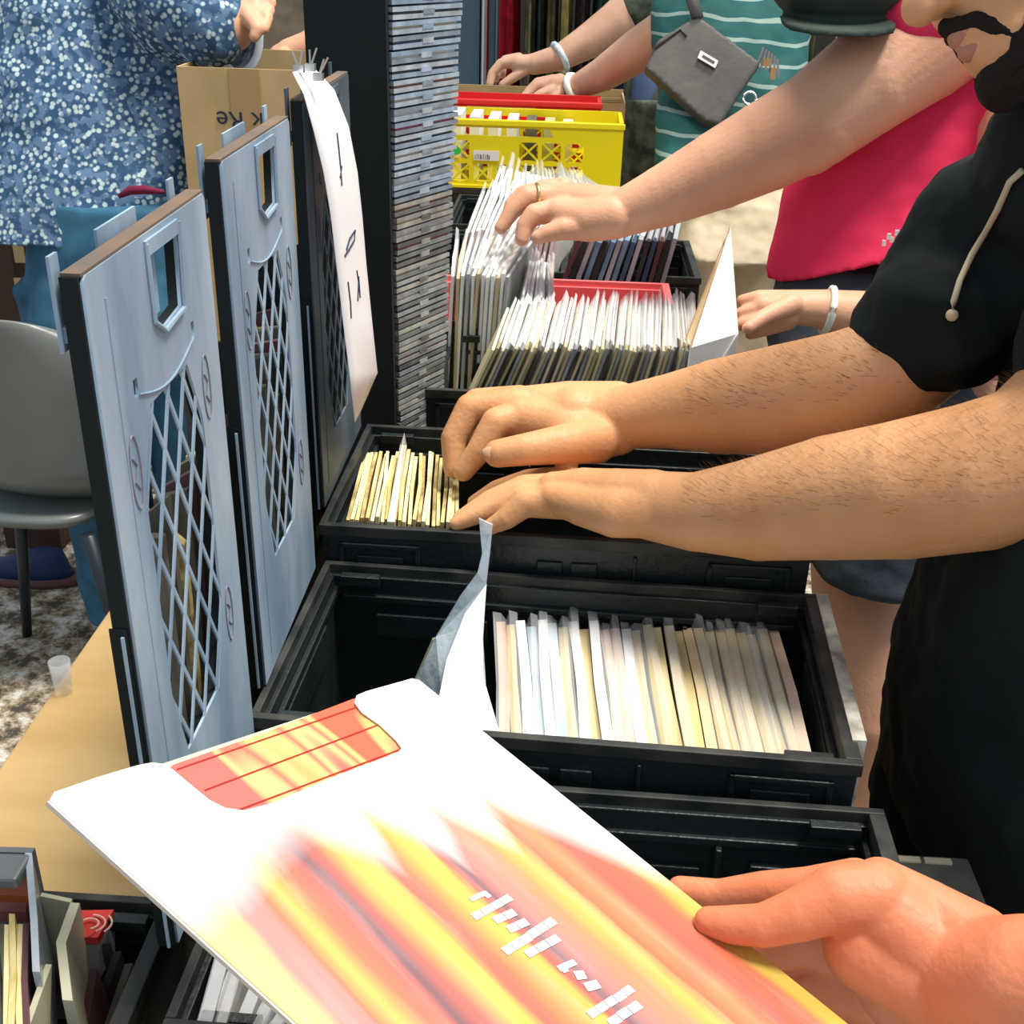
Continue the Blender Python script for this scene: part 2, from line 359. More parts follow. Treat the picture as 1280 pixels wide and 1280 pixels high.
    mb.tube([(.03*s, 0.02, e-.001), (.03*s, hh-.02, e-.001)], .001, 5)
    mb.v = [tuple(Mx @ Vector(p)) for p in mb.v]; obj('moulded_line', mb, PANEL if m is PANEL else m, t)
    return t
lid('nearest raised blue-grey crate lid with lattice window, cover held in front of it', -.275, .632, .235, .964, 1.485)
lid('middle raised blue-grey crate lid with lattice window, between its two neighbours', -.275, .918, .232, 1.002, 1.498)
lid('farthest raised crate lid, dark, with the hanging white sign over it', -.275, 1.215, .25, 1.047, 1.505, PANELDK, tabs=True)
# brown record edges behind the lids, seen through the lattice
for nm, y0, y1, xa, xb in (('nearest', .74, .97, -.328, -.290), ('middle', 1.06, 1.32, -.385, -.292)):
    c = thing('record_bin', 'dark bin of records standing behind the %s raised lid' % nm, 'record bin', ((xa+xb)/2, y0, TB))
    mb = MB().b2(xa, xb, y0, y1, TB, TB+.01).b2(xa, xa+.003, y0, y1, TB, TB+.22).b2(xb-.003, xb, y0, y1, TB, TB+.22).b2(xa, xb, y1, y1+.004, TB, TB+.58); obj('bin', mb, PANELEDGE, c)
    n = 10
    for i in range(n):
        yy = y0+.004+(y1-y0-.02)*i/n
        r_ = MB().slab([(xa+.005, yy, TB+.012), (xb-.005, yy, TB+.012), (xb-.005, yy+.008, TB+.50+.03*math.sin(i*2.2)), (xa+.005, yy+.008, TB+.50)], (0, .008, 0))
        tag(obj('record', r_, [MIX[2], MIX[2], AGED[2], MIX[2], DARKS[3]][i % 5]), 'dark brown record sleeve glimpsed through the %s lattice, %s from the camera' % (nm, ordn(i+1)), 'record', 'records behind the %s lid' % nm)
# white sign curling over the far lid
L_px = [(366, 90), (380, 118), (393, 165), (405, 215), (414, 270), (421, 330), (429, 400), (437, 465), (444, 528)]
R_px = [(392, 84), (418, 112), (436, 158), (447, 215), (453, 270), (458, 330), (465, 400), (472, 466), (452, 512)]
sg = MB(); G = []
yl, yr = 1.185, 1.33
for (a, b_) in zip(L_px, R_px):
    A = ony(a[0], a[1], yl); B = ony(b_[0], b_[1], yr)
    G.append([A.lerp(B, k/4) for k in range(5)])
v = [p for r_ in G for p in r_]; f = [(i*5+k, i*5+k+1, (i+1)*5+k+1, (i+1)*5+k) for i in range(len(G)-1) for k in range(4)]
sgn = thing('paper_sign', 'long curling white paper sign clipped to the top of the far lid', 'sign', tuple(G[0][2]))
so = obj('sheet', MB().add(v, f), mat('sign_paper', (.86, .86, .88), .6), sgn, True)
sd = so.modifiers.new('t', 'SOLIDIFY'); sd.thickness = .0006
def on_sheet(px, py):
    rows = [(a[1]+b_[1])/2 for a, b_ in zip(L_px, R_px)]
    i = max(0, min(len(rows)-2, sum(1 for r_ in rows if r_ < py)-1)); t = (py-rows[i])/(rows[i+1]-rows[i])
    lx = L_px[i][0]*(1-t)+L_px[i+1][0]*t; rx = R_px[i][0]*(1-t)+R_px[i+1][0]*t; s_ = (px-lx)/(rx-lx)
    p = G[i][0].lerp(G[i][4], s_).lerp(G[i+1][0].lerp(G[i+1][4], s_), t)
    return p + (Vector(CP)-p).normalized()*.002
for st in ([(420,167),(422,185),(424,205),(426,232)], [(426,208),(424,222)], [(432,312),(436,298),(443,288),(442,300),(435,312),(430,320)], [(445,338),(447,352),(446,376)], [(447,345),(449,372)], [(434,352),(437,378),(438,398)]):
    obj('handwriting', MB().tube([on_sheet(*p) for p in st], .0011, 5), INK, sgn)
for k, (x, y_) in enumerate(((374, 72), (388, 70), (398, 82))):
    c = ony(x, y_+14, 1.22); cl = MB().box(c, (.010, .008, .007)); 
    cl.tube([c, ony(x-9+8*k, y_-8, 1.22)], .0011, 6).tube([c, ony(x+4+4*k, y_-10, 1.22)], .0011, 6)
    tag(obj('binder_clip', cl, STEEL), 'small silver clip gripping the paper sign, %s of three from the left' % ORD[k+1], 'clip', 'clips on the paper sign')
# ------------------------------------------------------------------ CD tower
tw = thing('cd_rack', 'tall black board-sided rack holding the stack of CD cases', 'CD rack', (-.30, 1.62, TB))
obj('front_board', MB().b2(-.352, -.247, 1.585, 1.605, TB, 1.86), mat('rack_black', (.004, .009, .010), .55, .25), tw)
obj('base', MB().b2(-.352, -.15, 1.585, 1.82, TB, TB+.06), BLACK, tw)
obj('rear_post', MB().b2(-.352, -.30, 1.61, 1.80, TB+.06, 1.86), BLACK, tw)
cdir = Vector((.076, .14, 0)).normalized(); cn = Vector((cdir.y, -cdir.x, 0))
z = TB+.065; i = 0; zs = []
while z < 1.82: zs.append(z); z += .0180
zs = zs[::-1]
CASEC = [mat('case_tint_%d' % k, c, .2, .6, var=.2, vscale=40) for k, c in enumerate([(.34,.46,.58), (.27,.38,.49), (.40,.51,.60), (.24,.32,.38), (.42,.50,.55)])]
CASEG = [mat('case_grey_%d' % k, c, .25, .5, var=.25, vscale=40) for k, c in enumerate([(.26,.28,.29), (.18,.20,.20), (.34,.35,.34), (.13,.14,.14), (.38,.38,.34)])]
INS = [mat('insert_%d' % k, c, .5) for k, c in enumerate([(.05,.05,.06), (.28,.12,.08), (.5,.42,.3), (.04,.08,.12), (.62,.6,.56), (.35,.10,.12)])]
for i, z in enumerate(zs):
    jit = random.uniform(-.003, .003)
    f_ = (z-1.0)/.6; ln = .118+.045*max(0, min(1, f_)) + random.uniform(-.002, .002)
    o0 = Vector((-.244, 1.607, z))+cdir*jit + cn*.002
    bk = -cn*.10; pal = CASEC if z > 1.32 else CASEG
    a, b_ = o0, o0+cdir*ln
    tilt = Vector((0, 0, random.uniform(-.001, .001)))
    c = thing('cd_case', 'CD jewel case in the tall stack, %s from the top' % ordn(i+1), 'CD case', tuple(o0), 'CD cases in the tall stack')
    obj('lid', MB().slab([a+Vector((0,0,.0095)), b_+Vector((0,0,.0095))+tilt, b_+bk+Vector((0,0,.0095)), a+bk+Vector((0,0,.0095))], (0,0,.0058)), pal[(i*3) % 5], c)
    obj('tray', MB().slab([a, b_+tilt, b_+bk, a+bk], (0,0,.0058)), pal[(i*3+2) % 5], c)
    ins = cn*-.003
    obj('insert', MB().slab([a+ins+cdir*.004+Vector((0,0,.0055)), b_+ins-cdir*.006+Vector((0,0,.0055))+tilt, b_+bk, a+bk], (0,0,.005)), INS[(i*7+i//3) % 6], c)
    obj('hinge', MB().slab([a+cdir*ln*.42+cn*.0006+Vector((0,0,.004)), a+cdir*ln*.58+cn*.0006+Vector((0,0,.004)), a+cdir*ln*.58+bk*.1+Vector((0,0,.004)), a+cdir*ln*.42+bk*.1+Vector((0,0,.004))], (0,0,.007)), pal[(i*3+1) % 5], c)
# ------------------------------------------------------------------ records
def rec_row(n, fL, fR, bL, bR, h, lean, mats, label, group, t=None, poly=.6, bulge=.003, cat='record', ztj=.004, pmat=None, flap=.014, mats_seq=None):
    """fL..bR: Vectors of the top-front / top-back corners of first and last sleeve."""
    for i in range(n):
        u = (i+.5)/n
        a = fL.lerp(fR, u); b_ = bL.lerp(bR, u); dz = random.uniform(-ztj, ztj)
        a = a+Vector((random.uniform(-.001, .001), random.uniform(-.004, .004), dz)); b_ = b_+Vector((random.uniform(-.0015, .0015), random.uniform(-.004, .004), dz+random.uniform(-.002, .002)))
        le = R(lean[0]+(lean[1]-lean[0])*u)+random.uniform(-.02, .02)
        dn = Vector((-math.sin(le), 0, -math.cos(le)))*h
        tt = t or (fR-fL).length/n*.62
        nr = Vector((math.cos(le), 0, -math.sin(le)))*tt
        mm = mats[(mats_seq[i % len(mats_seq)] if mats_seq else random.randrange(len(mats)))]
        r_ = thing('record', label % ordn(i+1), cat, tuple(a+dn), group)
        mid = (a+b_)/2+Vector((random.uniform(-1, 1)*bulge, 0, 0))
        mb = MB().rings([[a, a+nr, a+nr+dn, a+dn], [mid, mid+nr, mid+nr+dn, mid+dn], [b_, b_+nr, b_+nr+dn, b_+dn]])
        obj('cover', mb, mm, r_)
        if random.random() < poly:
            ex = Vector((0, 0, 1)); e1 = random.uniform(.3, 1)*flap; e2 = random.uniform(.6, 1.5)*flap; sx = random.uniform(-.004, .007)
            d1 = (b_-a).normalized()*.003; nn = nr.normalized()*.0012
            A0, B0 = a-d1-nn, b_+d1-nn; A1, B1 = a-d1+nr+nn, b_+d1+nr+nn
            up = -dn.normalized()
            q1, q2 = random.uniform(.05, .3), random.uniform(.7, .95); wob = Vector((sx*.5, 0, 0))
            ta, ta2 = A0.lerp(A1, q1)+up*e1+wob, A0.lerp(A1, q2)+up*e1*.8+wob
            tb_, tb2 = B0.lerp(B1, q1)+up*e2+wob*1.4, B0.lerp(B1, q2)+up*e2*.8+wob*1.4
            k_ = random.uniform(.25, .75); dp_ = up*random.uniform(-.006, .003)+Vector((random.uniform(-.002, .002), 0, 0))
            tm, tm2 = ta.lerp(tb_, k_)+dp_, ta2.lerp(tb2, k_)+dp_
            M0 = A0.lerp(B0, .5); M1 = A1.lerp(B1, .5); lo = dn*.6
            mb = MB().add([A0+lo, M0+lo, B0+lo, A0, M0, B0, ta, tm, tb_, ta2, tm2, tb2, A1, M1, B1, A1+lo, M1+lo, B1+lo],
                          [(0,1,4,3), (1,2,5,4), (3,4,7,6), (4,5,8,7), (6,7,10,9), (7,8,11,10), (9,10,13,12), (10,11,14,13), (12,13,16,15), (13,14,17,16)])
            o = obj('plastic_sleeve', mb, pmat or POLY, r_)
def P(px, py, z): return onz(px, py, z)
# middle crate
rec_row(27, P(617, 930, .975), P(1012, 958, .975), P(612, 778, .955), P(966, 790, .955), .20, (-6, -9), CREAMS,
        'pale record in clear sleeve, %s from the left in the middle black crate', 'pale records in the middle crate', t=.0105, poly=.85, ztj=.005, flap=.013, pmat=mat('thin_poly', (.90, .93, .97), .3, .5, alpha=.24, bump=.6, bscale=18),
        mats_seq=[3, 0, 1, 4, 1, 4, 0, 1, 2, 1, 3, 3, 1, 2, 5, 0, 0, 5, 2, 0, 5, 2, 2, 0, 5, 0, 3])
# hands' crate
rec_row(24, P(430, 648, 1.04), P(572, 656, 1.04), P(452, 566, 1.03), P(572, 566, 1.03), .26, (4, 2), AGED,
        'yellowed record, %s from the left in the crate the hands search', 'yellowed records in the searched crate', t=.0042, poly=.0, ztj=.004)
sp = thing('divider_card', 'taller translucent cream card standing among the yellowed records', 'divider', tuple(P(480, 655, 1.0)))
a = P(484, 652, 1.045); b_ = P(500, 556, 1.05)
obj('card', MB().slab([a, b_, b_+Vector((0,0,-.2)), a+Vector((0,0,-.2))], (.009, 0, 0)), mat('waxy_card', (.66, .62, .46), .4), sp)
obj('crumpled_top', MB().add([b_, b_+Vector((.009,0,0)), b_+Vector((.006,.0,.018)), a, a+Vector((.009,0,0))], [(0,1,2), (3,4,2), (0,3,2), (1,4,2)]), POLY, sp)
# E: big black crate beyond the hands
crate('black crate behind the searched one, crammed with bright sleeved records', (-.215, 1.665), .47, .30, 1.03, 1.03-TB, 0)
rec_row(44, P(612, 437, 1.085), P(872, 437, 1.085), P(632, 384, 1.085), P(866, 376, 1.085), .26, (24, 8), MIX,
        'sleeved record, %s from the left in the full black crate', 'sleeved records in the full black crate', t=.0042, poly=.95, pmat=mat('bright_poly', (1, 1, 1), .5, .5, alpha=.55, bump=.5, bscale=20), flap=.018,
        mats_seq=[1, 0, 1, 3, 2, 0, 3, 0, 1, 0, 2, 4, 3, 1, 2, 1, 4, 3, 2, 1, 3])
# F: red crate
crate('faded red crate behind the full black crate, bright records at its left', (-.26, 2.01), .46, .30, 1.03, 1.03-TB, 0, PINKP, PINKP, group='coloured crates', plain=True)
rec_row(12, P(561, 345, 1.13), P(636, 345, 1.13), P(566, 300, 1.13), P(672, 292, 1.13), .30, (2, 4), BRIGHT+[MIX[4], MIX[3]],
        'upright record in bright sleeve, %s from the left in the faded red crate', 'upright records in the red crate', poly=.9, flap=.02, mats_seq=[0, 2, 1, 3, 0, 2, 1, 1])
rec_row(8, P(648, 378, 1.09), P(692, 378, 1.09), P(660, 325, 1.10), P(690, 325, 1.10), .26, (16, 12), BRIGHT+[CREAMS[3]],
        'leaning pale record, %s from the left at the middle of the red crate', 'leaning records in the red crate', poly=.9, flap=.02)
# G / H
crate('black crate under the ringed hand, dark blue records inside', (.005, 2.40), .27, .32, 1.02, 1.02-TB, 0)
rec_row(15, P(716, 300, 1.10), P(846, 300, 1.10), P(740, 270, 1.10), P(850, 262, 1.10), .28, (18, 10), DARKS,
        'dark record in white-topped sleeve, %s from the left in the ringed hand crate', 'dark records under the ringed hand', poly=.9, flap=.02, t=.009, mats_seq=[3, 2, 4, 1, 2, 1, 4, 1, 0, 4, 2, 0, 3, 2, 4])
crate('black crate of white-sleeved records left of the ringed hand', (-.30, 2.40), .295, .34, 1.02, 1.02-TB, 0)
rec_row(20, P(580, 288, 1.12), P(700, 285, 1.12), P(600, 236, 1.12), P(735, 240, 1.12), .30, (14, 8), BRIGHT,
        'white-sleeved record, %s from the left beside the ringed hand', 'white-sleeved records by the ringed hand', poly=.9, flap=.024)
crate('black crate of white-sleeved records in front of the yellow crate', (-.30, 2.80), .42, .34, 1.02, 1.02-TB, 0)
rec_row(22, P(608, 246, 1.12), P(752, 252, 1.12), P(622, 208, 1.12), P(730, 232, 1.10), .30, (10, 8), BRIGHT,
        'white-sleeved record, %s from the left before the yellow crate', 'white-sleeved records before the yellow crate', poly=.9, flap=.03)
# near crate white sleeves (bottom left)
rec_row(7, P(235, 1290, .95), P(372, 1330, .95), P(268, 1160, .95), P(440, 1265, .95), .18, (-3, -5), BRIGHT,
        'large white record sleeve, %s from the left under the held cover', 'white sleeves under the held cover', t=.010, poly=.8)
# ------------------------------------------------------------------ milk crates far back
def milk_crate(label, x0, x1, y, z0, z1, m, depth=.30, small=False, group='coloured crates'):
    t = thing('milk_crate', label, 'crate', (x0, y, z0), group)
    w = x1-x0; h = z1-z0
    holes = []
    # handle slots
    holes.append([(w*.12, h-.045), (w*.12, h-.022), (w*.62, h-.022), (w*.64, h-.045)] if not small else [(w*.2, h-.06), (w*.2, h-.02), (w*.62, h-.02), (w*.62, h-.06)])
    if not small:
        nx = 6; x_ = .06; cw = (w-.16)/nx
        for i in range(nx):
            for j in range(2):
                z_a = .018+j*.065; z_b = z_a+.052; xa = x_+i*cw; xb = xa+cw-.012
                if j == 1 and i in (1, 2): continue
                cxm, czm = (xa+xb)/2, (z_a+z_b)/2; g = .0035
                holes += [[(xa+g, z_a), (xb-g, z_a), (cxm, czm-g)], [(xa+g, z_b), (xb-g, z_b), (cxm, czm+g)], [(xa, z_a+g), (xa, z_b-g), (cxm-g, czm)], [(xb, z_a+g), (xb, z_b-g), (cxm+g, czm)]]
    me = curve_plate([[(0, 0), (w, 0), (w, h), (0, h)]]+holes, .012, 'front_wall')
    for nm, yy in (('front_wall', y), ('back_wall', y+depth)):
        m2 = me.copy(); xform(m2, Matrix(((1,0,0,x0),(0,0,1,yy),(0,1,0,z0),(0,0,0,1)))); obj(nm, m2, m, t)
    for xx in (x0, x1-.012): obj('side_wall', MB().b2(xx, xx+.012, y, y+depth, z0, z1), m, t)
    obj('base', MB().b2(x0, x1, y, y+depth, z0, z0+.01), m, t)
    obj('rim', MB().b2(x0-.004, x1+.004, y-.012, y-.004, z1-.016, z1).b2(x0-.004, x1+.004, y-.012, y-.004, z0, z0+.01), m, t, bevel=.002)
    return t
a = ony(566, 150, 3.5); b_ = ony(780, 155, 3.5); c_ = ony(775, 241, 3.5)
yc = milk_crate('yellow milk crate with lattice front, between the red crate and white sleeves', b_.x-.56, b_.x, 3.5, c_.z, b_.z, YEL, .24)
lb = MB().b2(0, .075, -.001, 0, 0, .028); p0 = ony(592, 200, 3.485); lb.v = [(p[0]+p0.x, p[1]+p0.y-.001, p[2]+p0.z) for p in lb.v]
obj('paper_label', lb, WHITE, yc)
lb = MB()
for k in range(9): lb.b2(p0.x+.004+k*.005, p0.x+.004+k*.005+random.choice((.0015, .003)), p0.y-.0025, p0.y-.002, p0.z+.003, p0.z+.013+random.uniform(0, .006))
obj('label_print', lb, INK, yc)
p1 = ony(571, 188, 3.485); obj('green_sticker', MB().tube([(p1.x, p1.y-.001, p1.z), (p1.x, p1.y-.003, p1.z)], .012, 16), mat('green_dot', (.05, .6, .1), .5), yc)
crate('black crate carrying the yellow milk crate', (b_.x-.56, 3.49), .56, .25, c_.z-.002, c_.z-.002-TB, 0, plain=True)
a2 = ony(752, 130, 3.78); 
milk_crate('bright red crate behind the yellow one', a2.x-.54, a2.x, 3.80, .92, a2.z, REDP, .16, True)
crate('black crate carrying the bright red crate', (a2.x-.54, 3.79), .54, .18, .918, .918-TB, 0, plain=True)
for k in range(8):
    xx = a2.x-.5+k*.055
    tag(obj('record', MB().b2(xx, xx+.03, 3.56, 3.72, c_.z+.011, c_.z+.2-.004*k), BRIGHT[k % 2] if k < 5 else MIX[k % 3]), 'record in the yellow milk crate, %s from the left' % ordn(k+1), 'record', 'records in the yellow crate')
# cardboard tray of dividers far back
bx = ony(575, 122, 4.05); bxr = ony(760, 124, 4.05)
cb_ = thing('cardboard_tray', 'tan cardboard box the farthest hands reach into, behind the red crate', 'box', (bx.x, 4.05, TB))
h0 = bx.z
x_l, x_r = bx.x-.1, bx.x+.55
obj('front_flap', MB().b2(x_l, x_r, 4.05, 4.055, TB, h0), CARDB, cb_); obj('back_flap', MB().b2(x_l, x_r, 4.32, 4.325, TB, h0+.01), CARDB, cb_)
obj('side_flap', MB().b2(x_l, x_l+.005, 4.055, 4.32, TB, h0), CARDB, cb_); obj('side_flap', MB().b2(x_r-.005, x_r, 4.055, 4.32, TB, h0), CARDB, cb_)
for k in range(5):
    yy = 4.085+.04*k; mb = MB().b2(x_l+.01, x_r-.01, yy, yy+.006, TB+.002, h0-.01)
    tag(obj('divider_card', mb, CARDB), 'brown card standing in the far cardboard box, %s from the front' % ordn(k+1), 'divider', 'cards in the far cardboard box')
# cardboard box at left
q0 = ony(284, 84, 2.35); q1 = ony(372, 88, 2.35)
bxo = thing('cardboard_box', 'tan cardboard box standing behind the lids, beside the floral shirt', 'box', (q0.x, 2.35, TB))
zt = q1.z; xl, xr = q0.x-.10, q1.x+.03
obj('carton', MB().b2(xl, xr, 2.35, 2.354, TB, zt).b2(xl, xr, 2.72, 2.724, TB, zt).b2(xl, xl+.004, 2.354, 2.72, TB, zt).b2(xr-.004, xr, 2.354, 2.72, TB, zt).b2(xl, xr, 2.35, 2.72, TB, TB+.004), CARDB, bxo)
tp = ony(300, 110, 2.35); obj('tape', MB().b2(tp.x-.02, tp.x+.04, 2.3475, 2.35, tp.z-.10, zt), mat('brown_tape', (.42, .28, .12), .3), bxo)
tx = bpy.data.curves.new('box_print', 'FONT'); tx.body = 'k Re'; tx.size = .052; tx.extrude = .0004
to = bpy.data.objects.new('tmp', tx); COL.objects.link(to); tm_ = evaluated(to); bpy.data.objects.remove(to)
pp = ony(330, 141, 2.35)
xform(tm_, Matrix.Translation((pp.x, 2.3475, pp.z)) @ Matrix.Rotation(math.pi, 4, 'Y') @ Matrix.Rotation(math.pi/2, 4, 'X')); obj('box_print', tm_, INK, bxo)
# ------------------------------------------------------------------ flame-striped cover held by the photographer
Lc = W(62, 1000, .69); Tc = W(520, 848, .89); Sv = Vector((.325, -.292, -.047)).normalized(); Av = (Tc-Lc).normalized()
Nn = Sv.cross(Av).normalized()
if Nn.z < 0: Nn = -Nn
def cv(px, py, off=0): return onplane(px, py, Lc+Nn*off, Nn)
Sx = (cv(1060, 1280)-Tc).normalized()
Ex = Sx; Ey = Nn.cross(Ex).normalized()
def cuv(p): d = p-Tc; return d.dot(Ex), d.dot(Ey)
ctr = thing('record_cover', 'white record cover with red and yellow flame stripes held in the foreground', 'record cover', tuple(cv(640, 1100)))
outl = [(62, 1000), (68, 990), (120, 972), (170, 957), (190, 953), (205, 955), (216, 962), (240, 982), (262, 1000), (282, 1010), (305, 1013), (340, 1004), (420, 970), (498, 940), (502, 935), (495, 925), (475, 906), (452, 890), (443, 878), (446, 869), (458, 864), (515, 848), (524, 850), (1060, 1280), (1180, 1376), (640, 1560), (380, 1287)]
def plate(pxs, off, th, nm, m, parent):
    pts = [cv(*p, off) for p in pxs]
    c2 = [(( p-Tc).dot(Ex), (p-Tc).dot(Ey)) for p in pts]
    me = curve_plate([c2], th, nm)
    o_ = Tc+Nn*(off-th/2)
    Mx = Matrix(((Ex.x, Ey.x, Nn.x, o_.x), (Ex.y, Ey.y, Nn.y, o_.y), (Ex.z, Ey.z, Nn.z, o_.z), (0,0,0,1)))
    [me.uv_layers.remove(l_) for l_ in list(me.uv_layers)]; uv = me.uv_layers.new(name='CoverUV')
    for lp in me.loops:
        co = me.vertices[lp.vertex_index].co; uv.data[lp.index].uv = (co.x, co.y)
    xform(me, Mx); return obj(nm, me, m, parent)
def art_material():
    m = bpy.data.materials.new('flame_stripe_print'); m.use_nodes = True; nt = m.node_tree; N = nt.nodes; Lk = nt.links
    b = N['Principled BSDF']; b.inputs['Roughness'].default_value = .45
    uv = N.new('ShaderNodeUVMap'); uv.uv_map = 'CoverUV'; sep = N.new('ShaderNodeSeparateXYZ'); Lk.new(uv.outputs[0], sep.inputs[0])
    def math_(op, a, b_=None, c=None, clamp=False):
        n = N.new('ShaderNodeMath'); n.operation = op; n.use_clamp = clamp
        for i, v in enumerate((a, b_, c)):
            if v is None: continue
            if isinstance(v, (int, float)): n.inputs[i].default_value = v
            else: Lk.new(v, n.inputs[i])
        return n.outputs[0]
    X, Y = sep.outputs[0], sep.outputs[1]
    # fine streak noise along X
    mp = N.new('ShaderNodeMapping'); mp.inputs['Scale'].default_value = (9, 70, 1); Lk.new(uv.outputs[0], mp.inputs[0])
    ns = N.new('ShaderNodeTexNoise'); ns.inputs['Scale'].default_value = 1; ns.inputs['Detail'].default_value = 4; Lk.new(mp.outputs[0], ns.inputs[0])
    nb = N.new('ShaderNodeTexNoise'); nb.inputs['Scale'].default_value = 14; nb.inputs['Detail'].default_value = 5; Lk.new(uv.outputs[0], nb.inputs[0])
    Yd = math_('ADD', Y, math_('MULTIPLY', math_('SUBTRACT', ns.outputs[0], .5), .012))
    # across-coordinate ramp (0 = right edge, 1 = left side), 0..0.27 m
    sgn = SGN
    u = math_('MULTIPLY', Yd, sgn/.27)
    cr = N.new('ShaderNodeValToRGB'); els = cr.color_ramp.elements
    stops = RAMP
    els[0].position = stops[0][0]; els[0].color = (*stops[0][1], 1); els[1].position = stops[-1][0]; els[1].color = (*stops[-1][1], 1)
    for p, c in stops[1:-1]: q = els.new(p); q.color = (*c, 1)
    Lk.new(u, cr.inputs[0])
    # start line of every stripe along X
    st = N.new('ShaderNodeValToRGB'); e = st.color_ramp.elements; s_ = STARTS
    e[0].position = s_[0][0]; e[0].color = (s_[0][1],)*3+(1,); e[1].position = s_[-1][0]; e[1].color = (s_[-1][1],)*3+(1,)
    for p, c in s_[1:-1]: q = e.new(p); q.color = (c,)*3+(1,)
    Lk.new(u, st.inputs[0])
    start = math_('MULTIPLY', st.outputs[0], .4)
    msk = math_('DIVIDE', math_('SUBTRACT', X, math_('SUBTRACT', start, .022)), .055, clamp=True)
    msk = math_('MULTIPLY', msk, math_('ADD', .75, math_('MULTIPLY', ns.outputs[0], .5)), clamp=True)
    mx = N.new('ShaderNodeMixRGB'); mx.inputs[1].default_value = (.88, .88, .88, 1); Lk.new(msk, mx.inputs[0]); Lk.new(cr.outputs[0], mx.inputs[2])
    # purple-grey smoke far along the stripes
    sm = math_('MULTIPLY', math_('DIVIDE', math_('SUBTRACT', X, .20), .14, clamp=True), math_('MULTIPLY', math_('SUBTRACT', nb.outputs[0], .50), 4, clamp=True), clamp=True)
    m2 = N.new('ShaderNodeMixRGB'); Lk.new(math_('MULTIPLY', sm, .45), m2.inputs[0]); Lk.new(mx.outputs[0], m2.inputs[1]); m2.inputs[2].default_value = (.34, .07, .08, 1)
    Lk.new(m2.outputs[0], b.inputs['Base Color']); return m
def U(px, py): x, y = cuv(cv(px, py)); return x, abs(y)/.27
SGN = 1 if cuv(Lc)[1] > 0 else -1
OR = (.60, .16, .075); RE = (.57, .12, .09); YE = (.64, .46, .08); PK = (.62, .22, .20); LO = (.66, .27, .12); GY = (.17, .08, .10); LY = (.70, .56, .20)
# stripes sampled on the photo, along the line through the middle of the print
samp = [((930, 1190), YE), ((905, 1185), OR), ((872, 1190), RE), ((850, 1195), LO), ((822, 1200), LO), ((790, 1170), OR), ((762, 1165), YE), ((745, 1175), LO), ((710, 1185), PK), ((690, 1190), GY), ((668, 1180), RE), ((650, 1172), YE), ((630, 1170), YE),
        ((608, 1185), OR), ((585, 1180), RE), ((565, 1178), YE), ((545, 1180), YE), ((528, 1195), RE), ((508, 1205), GY), ((490, 1205), RE), ((462, 1205), OR), ((440, 1215), YE), ((422, 1220), OR), ((390, 1200), PK), ((340, 1180), PK), ((310, 1170), LY), ((250, 1120), LY)]
RAMP = sorted([(U(*p)[1], c) for p, c in samp], key=lambda t: t[0])[:30]
stp = [((800, 1080), .0), ((585, 985), 0), ((620, 1040), 0), ((520, 995), 0), ((560, 1060), 0), ((440, 1000), 0), ((470, 1060), 0), ((360, 1020), 0), ((300, 1070), 0), ((290, 1090), 0), ((230, 1130), 0)]
STARTS = sorted([(U(*p)[1], max(0, U(*p)[0])/.4) for p, _ in stp], key=lambda t: t[0])
ART = art_material()
plate(outl, 0, .0012, 'front_sheet', ART, ctr)
bk_px = [(62, 1000), (120, 977), (216, 957), (330, 917), (444, 874), (518, 849), (1060, 1280), (1180, 1376), (640, 1560), (380, 1287)]
plate([(60, 1002), (380, 1289), (640, 1562), (1180, 1378), (1058, 1281), (516, 851)], -.0055, .0015, 'back_sheet', CREAMC, ctr)
def check_mat():
    m = bpy.data.materials.new('striped_inner'); m.use_nodes = True; nt = m.node_tree; b = nt.nodes['Principled BSDF']; b.inputs['Roughness'].default_value = .5
    uv = nt.nodes.new('ShaderNodeUVMap'); uv.uv_map = 'CoverUV'; mp = nt.nodes.new('ShaderNodeMapping'); mp.inputs['Rotation'].default_value = (0, 0, -.1); mp.inputs['Scale'].default_value = (3, 30, 1)
    nt.links.new(uv.outputs[0], mp.inputs[0]); n = nt.nodes.new('ShaderNodeTexNoise'); n.inputs['Scale'].default_value = 1; n.inputs['Detail'].default_value = 0; nt.links.new(mp.outputs[0], n.inputs[0])
    cr = nt.nodes.new('ShaderNodeValToRGB'); cr.color_ramp.interpolation = 'LINEAR'; e = cr.color_ramp.elements
    e[0].position = .40; e[0].color = (.62, .11, .05, 1); e[1].position = .60; e[1].color = (.60, .13, .10, 1); q = e.new(.445); q.color = (.72, .58, .18, 1); q = e.new(.55); q.color = (.74, .55, .20, 1); q = e.new(.50); q.color = (.66, .14, .09, 1)
    nt.links.new(n.outputs[0], cr.inputs[0]); nt.links.new(cr.outputs[0], b.inputs['Base Color']); return m
inn = plate([(212, 960), (216, 956), (330, 916), (440, 874), (448, 872), (470, 885), (520, 930), (540, 960), (330, 1040), (290, 1035), (240, 990)], -.0022, .001, 'inner_sleeve', check_mat(), ctr)
ln = MB()
for (a, b_) in (((221, 962), (449, 883)), ((256, 988), (476, 905)), ((300, 1012), (500, 937))):
    ln.tube([cv(*a, -.002), cv(*b_, -.002)], .0007, 5)
obj('printed_line', ln, mat('dark_red_print', (.45, .03, .02), .6), inn)
ED = MB().slab([cv(62, 1001, -.0008), cv(380, 1288, -.0008), cv(378, 1292, -.006), cv(60, 1006, -.006)], Ex*.0+Ey*(.0015*SGN)); obj('spine', ED, mat('cream_spine', (.80, .70, .60), .6), ctr)
